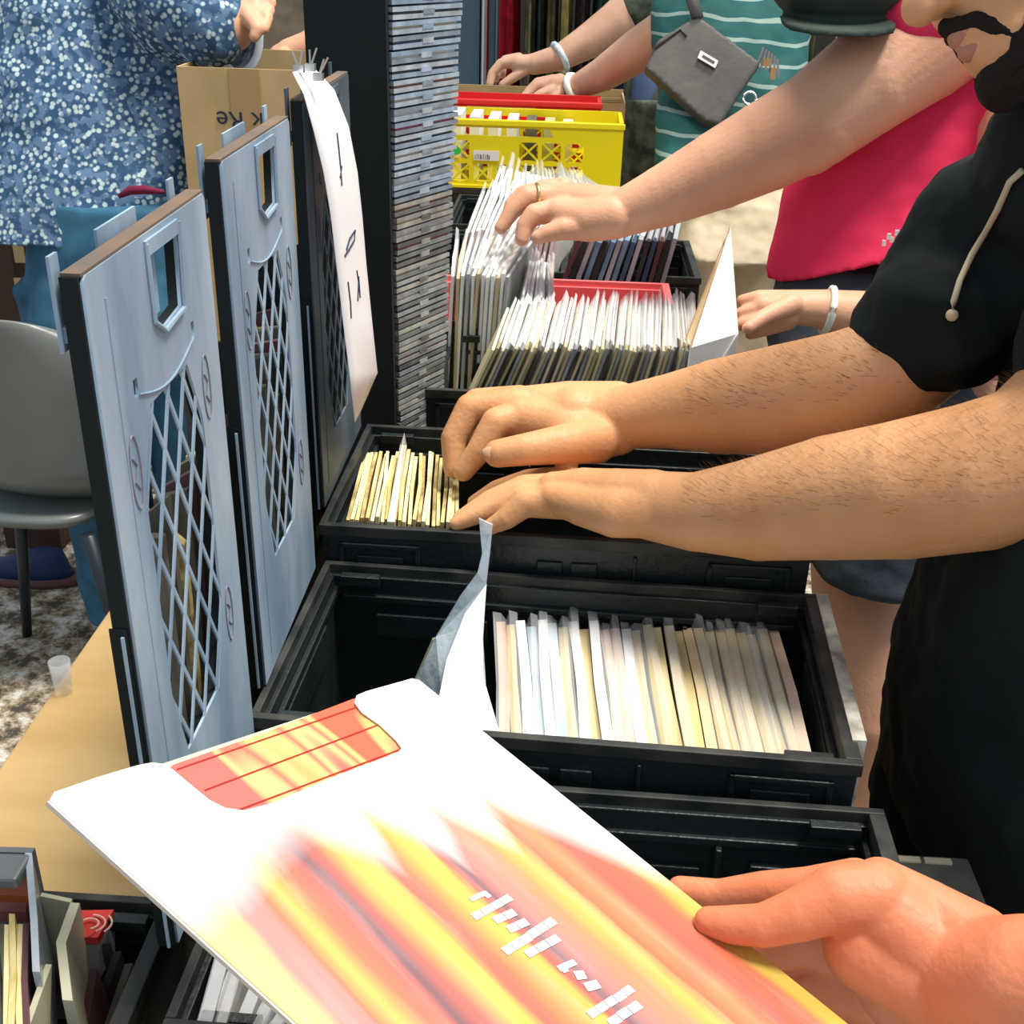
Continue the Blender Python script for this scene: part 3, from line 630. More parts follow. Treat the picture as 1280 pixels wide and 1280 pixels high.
# white block lettering
tl = MB()
Zs = lambda x, y: (560+x/4.267, 1080+y/4.267)
for (a, b_, w) in (((190,150),(225,180),20), ((120,190),(205,150),20), ((135,285),(335,175),30), ((250,305),(360,255),32), ((320,350),(425,305),32), ((300,470),(570,300),34), ((420,485),(590,390),32), ((590,560),(685,520),24), ((610,572),(640,560),20), ((680,598),(735,590),34), ((735,660),(810,640),34), ((755,810),(985,660),30), ((860,850),(1025,745),32)):
    A, B = cv(*Zs(*a), .0004), cv(*Zs(*b_), .0004); hw = Vector((w/4.267/2*.5/F*1.75, 0, 0)).length
    d_ = (B-A).normalized(); s_ = Nn.cross(d_)*hw*1.25
    n = max(1, int((B-A).length/.007))
    for k in range(n):
        p_, q_ = A.lerp(B, k/n), A.lerp(B, (k+.93)/n); jj = s_*random.uniform(-.12, .12)
        tl.slab([p_+s_+jj, q_+s_+jj, q_-s_+jj, p_-s_+jj], Nn*.0002)
obj('lettering', tl, mat('white_print', (.86, .86, .88), .6), ctr)
# ------------------------------------------------------------------ people
def ch(*pts): return [(W(x, y, d), r*d/F) for (x, y, d, r) in pts]
def body(name, label, hi, lo, skin, vhi=.0022, vlo=.008, smh=5, sml=6):
    ms = []
    if hi: ms.append(remeshed(hi, vhi, smh))
    if lo: ms.append(remeshed(lo, vlo, sml))
    me = join_meshes(ms, name) if len(ms) > 1 else ms[0]
    o = obj(name, me, skin, None, True); return tag(o, label, 'person')
def cloth(name, mb, m, parent, vox=.007, sm=5, disp=.012, ds=.10, label=None):
    o = obj(name, remeshed(mb, vox, sm, disp, ds), m, parent, True)
    if label: o['label'] = label
    return o
# ---- bearded shopper in black
hi = MB()
# far arm (upper in the picture)
hi.cap(ch((715, 524, 1.435, 33), (772, 523, 1.42, 39), (830, 515, 1.39, 46), (900, 508, 1.35, 60), (980, 500, 1.30, 70), (1060, 484, 1.26, 72), (1120, 462, 1.24, 70), (1170, 420, 1.24, 72)))
hi.cap(ch((772, 540, 1.41, 30), (720, 545, 1.41, 34), (690, 530, 1.43, 34), (650, 522, 1.43, 27)))
hi.cap(ch((770, 512, 1.44, 36), (710, 508, 1.46, 32), (655, 506, 1.46, 24)))
hi.cap(ch((720, 520, 1.43, 38), (668, 528, 1.44, 28)))
hi.cap(ch((655, 520, 1.43, 23), (620, 528, 1.415, 19), (600, 562, 1.415, 16.5), (579, 589, 1.42, 13.5)))          # index
hi.cap(ch((645, 505, 1.455, 23), (588, 510, 1.45, 19), (567, 548, 1.45, 16.5), (567, 585, 1.45, 13.5)))          # middle
hi.cap(ch((650, 502, 1.49, 21), (596, 503, 1.49, 18), (571, 536, 1.485, 15), (575, 575, 1.485, 12)))             # ring
hi.cap(ch((670, 500, 1.53, 19), (620, 500, 1.54, 15), (592, 520, 1.54, 13), (585, 555, 1.54, 11)))               # little
hi.cap(ch((745, 550, 1.40, 30), (700, 556, 1.37, 25), (655, 562, 1.36, 20.5), (622, 567, 1.36, 18)))              # thumb
# near arm (lower in the picture)
hi.cap(ch((815, 632, 1.28, 44), (870, 640, 1.25, 50), (950, 636, 1.20, 66), (1040, 622, 1.15, 79), (1130, 612, 1.10, 88), (1220, 596, 1.07, 94), (1300, 575, 1.05, 98), (1380, 500, 1.05, 100)))
hi.cap(ch((800, 620, 1.30, 34), (740, 617, 1.32, 28), (700, 612, 1.34, 22)))
hi.cap(ch((808, 636, 1.27, 38), (770, 640, 1.27, 33), (730, 632, 1.29, 27), (690, 622, 1.305, 20)))
hi.cap(ch((815, 628, 1.275, 42), (770, 622, 1.29, 37), (730, 614, 1.31, 30), (692, 610, 1.325, 21)))
hi.cap(ch((800, 628, 1.30, 36), (745, 622, 1.31, 33), (705, 618, 1.33, 24)))
hi.cap(ch((702, 608, 1.345, 18), (655, 608, 1.35, 15.5), (612, 625, 1.35, 13), (574, 648, 1.35, 9.5)))
hi.cap(ch((700, 614, 1.33, 20), (652, 620, 1.33, 16.5), (612, 638, 1.335, 13), (570, 655, 1.34, 9.5)))
hi.cap(ch((704, 628, 1.31, 22), (656, 628, 1.31, 19), (633, 648, 1.31, 14.5), (612, 659, 1.315, 10.5)))
hi.cap(ch((712, 600, 1.38, 19), (660, 600, 1.40, 14), (620, 612, 1.40, 12), (592, 628, 1.40, 9)))
hi.cap(ch((775, 616, 1.34, 24), (730, 611, 1.38, 16), (690, 611, 1.41, 12), (665, 617, 1.42, 10)))
# head
lo = MB()
Cx = W(1290, -84, 1.0); rgt = Vector(_r2); upv = Vector(_u2)
fh = (rgt*-.9 - upv*.43 + Vector(_fw)*-.05).normalized(); uh = (rgt*-.43 + upv*.9)
uh = (uh - fh*uh.dot(fh)).normalized(); sh = fh.cross(uh).normalized()
hrot = Matrix((( fh.x, sh.x, uh.x), (fh.y, sh.y, uh.y), (fh.z, sh.z, uh.z)))
def hp(f_, s_, u_): return Cx+fh*f_+sh*s_+uh*u_
hd = MB()
hd.sphere(hp(-.01, 0, .035), .1, (1.0, .78, .95), 16, hrot); hd.sphere(hp(.02, 0, -.035), .075, (1.0, .85, 1.1), 14, hrot)
hd.sphere(hp(.055, 0, -.075), .042, (1.0, 1.15, .9), 12, hrot)
hd.cap([(hp(.085, 0, .03), .012), (hp(.108, 0, -.002), .013), (hp(.118, 0, -.018), .0165)]); hd.cap([(hp(.1, .013, -.022), .010), (hp(.1, -.013, -.022), .010)])
hd.cap([(hp(.085, -.022, -.058), .008), (hp(.098, 0, -.055), .010), (hp(.085, .022, -.058), .008)]); hd.cap([(hp(.083, -.02, -.070), .008), (hp(.094, 0, -.070), .010), (hp(.083, .02, -.070), .008)])
hd.cap([(hp(.082, -.045, .035), .012), (hp(.09, 0, .032), .013), (hp(.082, .045, .035), .012)])
for s_ in (-1, 1):
    hd.sphere(hp(.055, s_*.045, -.02), .03, n=10); hd.sphere(hp(-.01, s_*.078, -.005), .03, (.7, .3, 1.1), 10, hrot); hd.sphere(hp(.072, s_*.032, .012), .013, n=8)
hd.cap([(hp(-.03, 0, -.04), .06), (hp(-.09, 0, -.13), .055), (W(1345, 190, 1.1), .06)])
ST = W(1330, 215, 1.14); SB = W(1330, 330, 1.16)
def yx(c, hx, hy): return (c, (hx, 0, 0), (0, hy, 0))
tors = [yx(Vector((.57, 1.05, .92)), .13, .19), yx(Vector((.57, 1.05, 1.05)), .14, .20), yx(Vector((.60, 1.04, 1.22)), .15, .20), yx(Vector((.62, 1.03, 1.36)), .145, .22), yx(Vector((.60, 1.02, 1.44)), .10, .19)]
lo.loft(tors); lo.cap([(Vector((.60, 1.02, 1.44)), .09), (Vector((.60, 1.0, 1.45)), .06)])
lo.cap([(Vector((.58, 1.22, 1.41)), .075), (W(1190, 400, 1.235), .062)]); lo.cap([(Vector((.60, .84, 1.41)), .075), (W(1380, 500, 1.05), .062)])
for s_ in (-1, 1): lo.cap([(Vector((.57, 1.05+s_*.1, .92)), .10), (Vector((.58, 1.05+s_*.11, .50)), .07), (Vector((.57, 1.05+s_*.11, .10)), .05), (Vector((.47, 1.05+s_*.12, .05)), .045)])
me_h = remeshed(hd, .004, 3); me_a = remeshed(hi, .0022, 16); me_l = remeshed(lo, .009, 5)
p1 = tag(obj('person', join_meshes([me_a, me_h, me_l], 'person'), SKIN_M, None, True), 'bearded person in black leaning in, both bare forearms over the crates', 'person')
# beard and moustache
be = MB()
be.cap([(hp(.05, -.050, -.075), .016), (hp(.066, -.028, -.100), .020), (hp(.080, 0, -.108), .024), (hp(.066, .028, -.100), .020), (hp(.05, .050, -.075), .016)])
be.cap([(hp(-.01, -.070, -.035), .010), (hp(.02, -.066, -.065), .015), (hp(.05, -.048, -.090), .018)]); be.cap([(hp(-.01, .070, -.035), .010), (hp(.02, .066, -.065), .015), (hp(.05, .048, -.090), .018)])
be.cap([(hp(.074, -.032, -.080), .008), (hp(.090, -.022, -.052), .0075), (hp(.1045, 0, -.042), .0075), (hp(.090, .022, -.052), .0075), (hp(.074, .032, -.080), .008)])
obj('beard', remeshed(be, .0035, 3, .006, .012), HAIRM, p1, True)
lp_ = MB().cap([(hp(.084, -.022, -.0575), .0075), (hp(.0985, 0, -.0555), .0098), (hp(.084, .022, -.0575), .0075)]).cap([(hp(.083, -.019, -.0695), .0075), (hp(.0955, 0, -.0695), .0098), (hp(.083, .019, -.0695), .0075)])
obj('lips', remeshed(lp_, .0015, 3), mat('lip', (.46, .20, .13), .5), p1, True)
hr = MB().sphere(hp(-.025, 0, .05), .105, (1.0, .80, .95), 16, hrot); obj('hair', remeshed(hr, .006, 3, .01, .02), HAIRM, p1, True)
# nails
def nail(px, py, d, r, parent, ang=0):
    c = W(px, py, d); mb = MB().sphere(c, r*d/F, (1.15, .8, .35), 8, Matrix((tuple(_r2), tuple(_u2), tuple(-_fw))).transposed() @ Matrix.Rotation(ang, 3, 'Z')); obj('fingernail', mb, NAIL, parent, True)
nail(613, 566, 1.349, 10, p1, 0); 
# black shirt
sh_ = MB()
def grow(rs, g): return [(c, Vector(A)*g, Vector(B)*g) for c, A, B in rs]
sh_.loft(grow(tors, 1.13)); sh_.loft([yx(Vector((.555, 1.05, .80)), .165, .225), yx(Vector((.545, 1.05, .95)), .165, .22), yx(Vector((.57, 1.04, 1.2)), .165, .22)])
sh_.cap([(Vector((.60, 1.02, 1.42)), .10), (W(1345, 225, 1.12), .098), (W(1362, 190, 1.10), .098)])
sh_.cap([(W(1362, 190, 1.10), .095), (Vector((.64, .92, 1.44)), .11), (Vector((.62, .84, 1.42)), .105)]).cap([(Vector((.64, 1.14, 1.43)), .11), (Vector((.66, 1.04, 1.36)), .15)])
sh_.cap([(Vector((.60, 1.02, 1.45)), .10), (Vector((.60, 1.16, 1.43)), .085), (W(1200, 372, 1.22), .082)])
sh_.cap(ch((1245, 300, 1.2, 110), (1190, 362, 1.22, 92), (1138, 418, 1.23, 74)))
sh_.cap(ch((1180, 395, 1.2, 92), (1150, 430, 1.22, 70)))
sh_.cap([(Vector((.60, 1.02, 1.45)), .10), (Vector((.62, .84, 1.42)), .105), (W(1410, 440, 1.04), .095)])
sh_.cap([(Vector((.59, 1.0, 1.46)), .10), (Vector((.56, 1.02, 1.44)), .10)])
so_ = cloth('black_shirt', sh_, TEE_BLACK, p1, .006, 4, .022, .07)
tr = MB()
tr.loft([yx(Vector((.565, 1.05, .97)), .15, .21), yx(Vector((.56, 1.05, .84)), .165, .22), yx(Vector((.56, 1.05, .72)), .17, .22)])
for s_ in (-1, 1): tr.cap([(Vector((.555, 1.05+s_*.10, .80)), .135), (Vector((.58, 1.05+s_*.11, .46)), .12), (Vector((.57, 1.05+s_*.11, .12)), .09)])
cloth('black_trousers', tr, TROUSER_BLACK, p1, .009, 4, .015, .1)
for s_ in (-1, 1): obj('shoe', MB().loft([((.51, 1.05+s_*.11, .0), (.14, 0, 0), (0, .05, 0)), ((.51, 1.05+s_*.11, .05), (.135, 0, 0), (0, .048, 0)), ((.56, 1.05+s_*.11, .10), (.06, 0, 0), (0, .045, 0))]), TROUSER_BLACK, p1, True)
# placket cord on the shirt: drawn on a ray-hit of the shirt surface
def hit(o, px, py, off=.003):
    d = Vector(ray(px, py)).normalized(); ok, loc, nrm, idx = o.ray_cast(Vector(CP), d)
    return (loc - d*off) if ok else None
bpy.context.view_layer.update()
pts = [hit(so_, *p, .004) for p in ((1278, 213), (1262, 228), (1247, 262), (1232, 290), (1215, 318), (1200, 350), (1192, 378), (1190, 394))]
pts = [p for p in pts if p is not None]
if len(pts) > 2: obj('neck_cord', MB().tube(pts, .0032, 8).sphere(pts[-1], .006), CORD, p1, True)
# arm hair
me = p1.data; co = np.empty(len(me.vertices)*3); me.vertices.foreach_get('co', co); co = co.reshape(-1, 3); no = np.empty(len(me.vertices)*3); me.vertices.foreach_get('normal', no); no = no.reshape(-1, 3)
na = len(me_a.vertices) if False else None
rel = co-CP; zc = rel@_fw; pxx = 640+F*(rel@_r2)/zc; pyy = 640-F*(rel@_u2)/zc
sel = np.where((pxx > 860) & (pxx < 1290) & (pyy > 380) & (pyy < 720) & (zc > .95) & (zc < 1.36) & (no[:, 2] > .05))[0]
rng = np.random.default_rng(3); sel = rng.choice(sel, min(2600, len(sel)), replace=False)
hb = MB()
for i in sel:
    p = Vector(co[i]); n_ = Vector(no[i]); if_top = n_.z
    if random.random() > .25+.75*max(0, if_top): continue
    dr = (Vector((-.8, .1, .1))+n_*.45+Vector((random.uniform(-.3, .3), random.uniform(-.3, .3), random.uniform(-.2, .3)))).normalized()*random.uniform(.007, .015)
    s_ = dr.cross(n_).normalized()*.00018
    hb.add([p-s_, p+s_, p+dr*.6+s_*.8+n_*.0008, p+dr*.6-s_*.8+n_*.0008, p+dr], [(0,1,2,3), (3,2,4)])
tag(obj('arm_hair', hb, mat('arm_hair', (.16, .08, .035), .7), p1), kind='stuff')
# ---- photographer's hand
ph = MB()
D = .70
ph.cap(ch((886, 1152, .712, 19), (915, 1156, .705, 24), (955, 1157, .695, 27), (1000, 1143, .69, 33), (1048, 1122, .69, 42), (1095, 1120, .69, 44)))      # thumb
ph.cap(ch((1070, 1105, .72, 32), (1010, 1110, .735, 26), (955, 1112, .75, 23), (900, 1118, .765, 19), (850, 1112, .775, 17)))            # index under the cover
ph.cap(ch((1090, 1190, .73, 50), (1010, 1178, .755, 30), (950, 1195, .775, 24), (880, 1200, .79, 20)))
ph.cap(ch((1100, 1230, .73, 50), (1030, 1235, .755, 30), (965, 1250, .775, 24), (900, 1255, .79, 20)))
ph.cap(ch((1130, 1265, .73, 46), (1070, 1290, .745, 28), (1010, 1300, .765, 22), (960, 1300, .78, 18)))
ph.cap(ch((1068, 1118, .70, 42), (1120, 1150, .69, 56), (1180, 1200, .68, 62), (1240, 1230, .67, 70)))
ph.cap(ch((1090, 1180, .70, 62), (1150, 1210, .69, 70), (1210, 1240, .68, 76)))
ph.cap(ch((1130, 1230, .70, 60), (1180, 1260, .69, 70), (1230, 1270, .67, 70)))
ph.cap(ch((1210, 1225, .67, 74), (1290, 1230, .63, 84), (1400, 1250, .60, 96), (1520, 1290, .56, 112), (1900, 1400, .54, 120), (2250, 1480, .54, 125)))
ph.cap(ch((1100, 1108, .70, 36), (1160, 1140, .69, 40), (1220, 1180, .67, 50)))
p0 = tag(obj('person', remeshed(ph, .0016, 8), SKIN_R, None, True), 'flushed hand and forearm at bottom right holding the flame-striped cover', 'person')
# ---- shopper in the crimson shirt
hi = MB()
hi.cap(ch((775, 268, 1.98, 29), (830, 245, 1.96, 38), (900, 212, 1.93, 49), (960, 182, 1.9, 56), (1020, 150, 1.87, 60), (1080, 105, 1.86, 66), (1150, 50, 1.88, 78), (1200, 10, 1.95, 84)))
hi.cap(ch((1010, 175, 1.87, 44), (1030, 160, 1.86, 46)))
hi.cap(ch((770, 262, 2.0, 28), (725, 256, 2.02, 27), (695, 252, 2.03, 22)))
hi.cap(ch((768, 272, 1.97, 27), (735, 276, 1.98, 26), (700, 268, 1.99, 20)))
hi.cap(ch((700, 246, 2.03, 18), (660, 246, 2.02, 13.5), (640, 264, 2.02, 11), (626, 285, 2.02, 8.5)))
hi.cap(ch((704, 262, 2.0, 17), (668, 268, 1.99, 13.5), (656, 282, 1.99, 11), (652, 299, 1.99, 9)))
hi.cap(ch((690, 240, 2.07, 16), (655, 243, 2.08, 12), (640, 256, 2.08, 10), (634, 274, 2.08, 8)))
hi.cap(ch((705, 236, 2.1, 15), (676, 236, 2.12, 11), (660, 246, 2.12, 9)))
hi.cap(ch((740, 282, 1.98, 20), (705, 286, 1.97, 14), (682, 292, 1.97, 11), (672, 297, 1.97, 9)))
# near hand holding the raised sleeves
hi.cap(ch((1150, 430, 1.86, 46), (1090, 398, 1.86, 34), (1035, 388, 1.86, 26)))
hi.cap(ch((1030, 386, 1.86, 24), (990, 384, 1.86, 22), (955, 384, 1.86, 15)))
hi.cap(ch((985, 376, 1.87, 14), (950, 372, 1.87, 10), (928, 376, 1.88, 8))); hi.cap(ch((985, 386, 1.86, 13), (945, 388, 1.86, 10), (925, 392, 1.87, 8)))
hi.cap(ch((985, 396, 1.85, 13), (948, 402, 1.85, 10), (926, 406, 1.86, 8))); hi.cap(ch((990, 380, 1.83, 14), (955, 396, 1.81, 10), (935, 410, 1.80, 8)))
hi.cap(ch((985, 402, 1.86, 11), (955, 413, 1.86, 8), (938, 418, 1.87, 7)))
lo = MB()
TR = [(W(1085, 300, 2.05), (.145, -.03, 0), (.03, .13, 0)), (W(1110, 230, 2.05), (.15, -.03, 0), (.03, .13, 0)), (W(1150, 140, 2.03), (.17, -.03, 0), (.03, .13, 0)), (W(1190, 50, 2.02), (.18, -.03, 0), (.03, .12, 0)), (W(1200, 5, 2.02), (.12, -.03, 0), (.03, .10, 0))]
lo.loft(TR); lo.cap([(W(1180, -5, 2.02), .075), (W(1120, -70, 2.0), .06), (W(1090, -110, 1.98), .10)])
lo.cap(ch((1290, 80, 1.95, 70), (1290, 250, 1.85, 62), (1250, 420, 1.84, 56), (1150, 432, 1.86, 46)))
hipc = W(1085, 320, 2.06)
for dx in (-.02, .16):
    k0 = hipc+Vector((dx, -.05 if dx > 0 else 0.02, -.05)); x0_ = .545+dx*1.0
    lo.cap([(k0, .10), (Vector((x0_, 1.66+.1*(dx > 0), .62)), .085), (Vector((x0_+.005, 1.62+.1*(dx > 0), .50)), .070), (Vector((x0_+.02, 1.64+.1*(dx > 0), .36)), .064), (Vector((x0_+.02, 1.68+.1*(dx > 0), .10)), .045), (Vector((x0_-.1, 1.66+.1*(dx > 0), .035)), .035)])
p2 = body('person', 'person in crimson shirt and slate shorts with an arm over the bright records', hi, lo, SKIN_P, .003, .008)
s2 = MB(); s2.loft(grow(TR, 1.07)); s2.loft([(W(1075, 312, 2.05), (.150, -.03, .055), (.03, .145, 0)), (W(1095, 240, 2.05), (.16, -.03, 0), (.03, .14, 0)), (W(1120, 180, 2.04), (.165, -.03, 0), (.03, .14, 0))])
s2.cap(ch((1195, 5, 1.95, 100), (1160, 15, 1.9, 92), (1138, 30, 1.87, 84))); s2.cap(ch((1230, 40, 1.97, 100), (1300, 90, 1.95, 90), (1300, 200, 1.9, 80)))
cloth('crimson_shirt', s2, TEE_RED, p2, .007, 5, .02, .12)
st_ = MB(); st_.loft([(W(1082, 318, 2.06), (.135, -.03, 0), (.03, .12, 0)), (W(1080, 400, 2.05), (.165, -.03, 0), (.03, .15, 0)), (W(1085, 480, 2.0), (.17, -.04, 0), (.03, .15, 0))])
for dx in (-.02, .14): st_.loft([(Vector((.545+dx, 1.76+.1*(dx > 0), .98)), (.11, 0, 0), (0, .12, 0)), (Vector((.545+dx, 1.70+.1*(dx > 0), .86)), (.108, 0, 0), (0, .11, 0)), (Vector((.543+dx, 1.67+.1*(dx > 0), .745)), (.108, 0, 0), (0, .11, 0))])
cloth('slate_shorts', st_, SHORTS_G, p2, .008, 4, .015, .06)
bl = MB()
for k in range(14):
    a_ = W(1100+k*5, 306-k*2.2, 1.87)
    if k % 2: bl.box(a_, (.006, .003, .009)); bl.box(a_+Vector((.006, 0, .011)), (.006, .003, .009))
obj('checked_belt', bl, WHITE, p2)
def ring_at(c, ax, r, flat=1.0, n=20):
    ax = Vector(ax).normalized(); a = ax.orthogonal().normalized(); b_ = ax.cross(a)
    return [c+(a*math.cos(2*math.pi*k/n)+b_*math.sin(2*math.pi*k/n))*r for k in range(n+1)]
obj('ring', MB().tube(ring_at(W(671, 246, 2.021), W(700, 246, 2.03)-W(660, 246, 2.02), .0215), .0028, 6, False), GOLD, p2, True)
obj('wristband', MB().tube(ring_at(W(1035, 388, 1.86), W(1090, 398, 1.86)-W(1035, 388, 1.86), .035), .006, 6, False), BAND, p2, True)
# cap
cpc = W(1048, -30, 1.80)
cp_ = MB().sphere(cpc, .10, (1.1, 1, .75), 14); cp_.loft([(W(1047, 24, 1.78), (.088, 0, 0), (0, .07, .01)), (W(1047, 34, 1.78), (.085, 0, 0), (0, .068, .01))])
obj('cap', remeshed(cp_, .004, 4), mat('dark_green_cap', (.035, .05, .042), .8, .2, bump=.5, bscale=30, var=.3), p2, True)
# raised sleeves held by that hand
for k, (a, b_, c, d_, m_) in enumerate((((912, 283), (922, 418), (878, 442), (862, 436), WHITE), ((905, 300), (908, 420), (862, 440), (852, 434), CREAMS[2]))):
    yy = 1.74+.03*k
    A, B, C_, D_ = ony(*a, yy+.13), ony(*b_, yy+.02), ony(*c, yy-.03), ony(*d_, yy-.03)
    r_ = thing('record', ('blank white record sleeve pulled up by the hand with a white wristband', 'ivory record sleeve just behind the pulled-up white one')[k], 'record', tuple(C_))
    low = Vector((0, .02, -.14))
    obj('cover', MB().slab([A, B, B+low, D_+low, D_], (0.002, .005, 0)), m_, r_)
    obj('cover_edge', MB().slab([A, D_, D_+Vector((.0016, 0, 0)), A+Vector((.001, 0, 0))], (0, -.002, 0)), mat('worn_edge_%d' % k, (.35, .18, .10), .8), r_)
# raised clear sleeve in the middle crate
r_ = thing('record', 'record in a clear crinkled sleeve pulled up at the left of the middle crate', 'record', tuple(ony(590, 900, .93)))
A = ony(606, 737, 1.02); A2 = ony(603, 700, 1.02)
c1 = [ony(608, 732, 1.012), ony(603, 800, .98), ony(604, 850, .95), ony(626, 925, .895), ony(550, 920, .90), ony(547, 880, .925), ony(558, 825, .96), ony(580, 770, .99)]
obj('cover', MB().slab(c1, (0, .004, 0)), WHITE, r_)
c2_ = [ony(570, 790, 1.01), ony(552, 870, .98), ony(556, 905, .95), ony(510, 880, 1.0), ony(518, 850, 1.01), ony(540, 800, 1.02)]
obj('back_cover', MB().slab(c2_, (0, .004, 0)), mat('green_yellow_print', (.10, .20, .24), .4, .5, col2=(.62, .50, .12), vscale=11), r_)
c3_ = [ony(599, 647, 1.04), ony(616, 655, 1.04), ony(613, 690, 1.03), ony(608, 730, 1.02), ony(604, 800, .99), ony(610, 900, .915), ony(556, 905, .92), ony(514, 862, .99), ony(545, 795, 1.0), ony(575, 745, 1.01), ony(597, 715, 1.02), ony(603, 690, 1.03)]
obj('plastic_sleeve', MB().slab(c3_, (0, -.003, 0)), mat('blue_clear_poly', (.70, .82, .92), .15, .6, alpha=.42, bump=.7, bscale=25), r_)
# ---- teal striped shopper
def stripes(name, c1, c2, sc, axis=2, rough=.8, extra=0):
    m = bpy.data.materials.new(name); m.use_nodes = True; nt = m.node_tree; b = nt.nodes['Principled BSDF']; b.inputs['Roughness'].default_value = rough
    tc = nt.nodes.new('ShaderNodeTexCoord'); sp_ = nt.nodes.new('ShaderNodeSeparateXYZ'); nt.links.new(tc.outputs['Object'], sp_.inputs[0])
    nz = nt.nodes.new('ShaderNodeTexNoise'); nz.inputs['Scale'].default_value = 5
    ad = nt.nodes.new('ShaderNodeMath'); ad.operation = 'MULTIPLY_ADD'; nt.links.new(nz.outputs[0], ad.inputs[0]); ad.inputs[1].default_value = .06; nt.links.new(sp_.outputs[axis], ad.inputs[2])
    mu = nt.nodes.new('ShaderNodeMath'); mu.operation = 'MULTIPLY'; mu.inputs[1].default_value = sc; nt.links.new(ad.outputs[0], mu.inputs[0])
    fr = nt.nodes.new('ShaderNodeMath'); fr.operation = 'FRACT'; nt.links.new(mu.outputs[0], fr.inputs[0])
    gt = nt.nodes.new('ShaderNodeMath'); gt.operation = 'GREATER_THAN'; gt.inputs[1].default_value = .82; nt.links.new(fr.outputs[0], gt.inputs[0])
    mx = nt.nodes.new('ShaderNodeMixRGB'); mx.inputs[1].default_value = (*c1, 1); mx.inputs[2].default_value = (*c2, 1); nt.links.new(gt.outputs[0], mx.inputs[0]); nt.links.new(mx.outputs[0], b.inputs['Base Color'])
    nt.links.new(tc.outputs['Object'], nz.inputs['Vector']); return m
TEAL = stripes('teal_striped_cotton', (.012, .11, .11), (.30, .42, .38), 17)
D3 = 3.55
hi = MB()
hi.cap(ch((890, -10, D3, 40), (848, 30, D3+.02, 29), (800, 62, D3+.15, 27), (755, 92, D3+.25, 21), (722, 108, D3+.32, 15)))
hi.cap(ch((722, 108, D3+.32, 14), (695, 108, D3+.36, 13))); hi.cap(ch((692, 104, D3+.36, 9), (670, 108, D3+.36, 7), (655, 122, D3+.36, 6)))
hi.cap(ch((695, 112, D3+.34, 8), (676, 118, D3+.33, 6.5), (662, 128, D3+.33, 5.5))); hi.cap(ch((700, 116, D3+.32, 8), (690, 126, D3+.31, 6), (682, 130, D3+.31, 5)))
hi.cap(ch((692, 101, D3+.40, 8), (672, 103, D3+.41, 6), (660, 114, D3+.41, 5))); hi.cap(ch((700, 100, D3+.44, 8), (682, 100, D3+.45, 5), (670, 108, D3+.45, 4.5)))
T3 = [(W(915, 230, D3), (.20, 0, 0), (0, .13, 0)), (W(915, 170, D3), (.20, 0, 0), (0, .13, 0)), (W(912, 90, D3), (.21, 0, 0), (0, .14, 0)), (W(915, 10, D3), (.23, 0, 0), (0, .14, 0)), (W(930, -50, D3), (.20, 0, 0), (0, .12, 0))]
lo = MB(); lo.loft(T3); lo.cap([(W(930, -60, D3), .07), (W(930, -110, D3), .07), (W(925, -150, D3), .11)])
lo.cap(ch((840, -40, D3, 30), (890, -10, D3, 36)))
g3 = W(918, 240, D3)
for dx in (-.1, .1): lo.cap([(g3+Vector((dx, 0, -.02)), .10), (Vector((g3.x+dx, g3.y, .5)), .075), (Vector((g3.x+dx, g3.y, .05)), .05)])
p3 = body('person', 'person in teal striped shirt and khaki trousers with a grey pouch', hi, lo, SKIN_F, .0035, .01)
s3 = MB(); s3.loft(grow(T3, 1.08)); s3.loft([(W(860, 212, D3-.12), (.10, 0, 0), (0, .09, 0)), (W(862, 140, D3-.1), (.10, 0, 0), (0, .1, 0)), (W(880, 60, D3), (.12, 0, 0), (0, .1, 0))]); s3.cap(ch((880, -30, D3, 48), (872, -8, D3, 40)))
cloth('striped_shirt', s3, TEAL, p3, .01, 4, .03, .12)
k3 = MB(); k3.loft([(W(920, 205, D3), (.19, 0, 0), (0, .14, 0)), (W(924, 260, D3), (.21, 0, 0), (0, .15, 0)), (W(925, 320, D3-.05), (.20, 0, 0), (0, .14, 0))])
for dx in (-.11, .10): k3.loft([(Vector((g3.x+dx, g3.y, g3.z-.05)), (.115, 0, 0), (0, .14, 0)), (Vector((g3.x+dx, g3.y-.02, .8)), (.11, 0, 0), (0, .12, 0)), (Vector((g3.x+dx, g3.y, .1)), (.09, 0, 0), (0, .1, 0))])
cloth('khaki_trousers', k3, KHAKI, p3, .01, 4, .04, .09)
obj('wristband', MB().tube(ring_at(W(718, 110, D3+.32), W(755, 92, D3+.25)-W(722, 108, D3+.32), .042), .012, 6, False), BAND, p3, True)
# pouch
dp = D3-.24
pu = MB(); pb = [W(*p, dp) for p in ((806, 84), (822, 50), (872, 18), (952, 78), (930, 110), (900, 156), (880, 150))]
pu.slab(pb, Vector(_fw)*.05)
pch = thing('crossbody_pouch', 'grey nylon crossbody pouch hanging on the teal striped shirt', 'bag', tuple(W(880, 150, dp)))
po = obj('pouch', remeshed(pu, .006, 6), POUCHM, pch, True)
obj('strap', MB().tube([W(872, 22, dp), W(862, -10, dp+.02), W(870, -60, dp+.05)], .018, 8), POUCHM, pch, True)
obj('zip_cord', MB().tube([W(818, 60, dp-.004), W(850, 36, dp-.004), W(858, 45, dp-.004)], .004, 6), POUCHM, pch, True)
lbq = [W(*p, dp-.012) for p in ((876, 63), (898, 76), (894, 85), (872, 72))]; obj('brand_label', MB().slab(lbq, Vector(_fw)*.004), WHITE, pch)
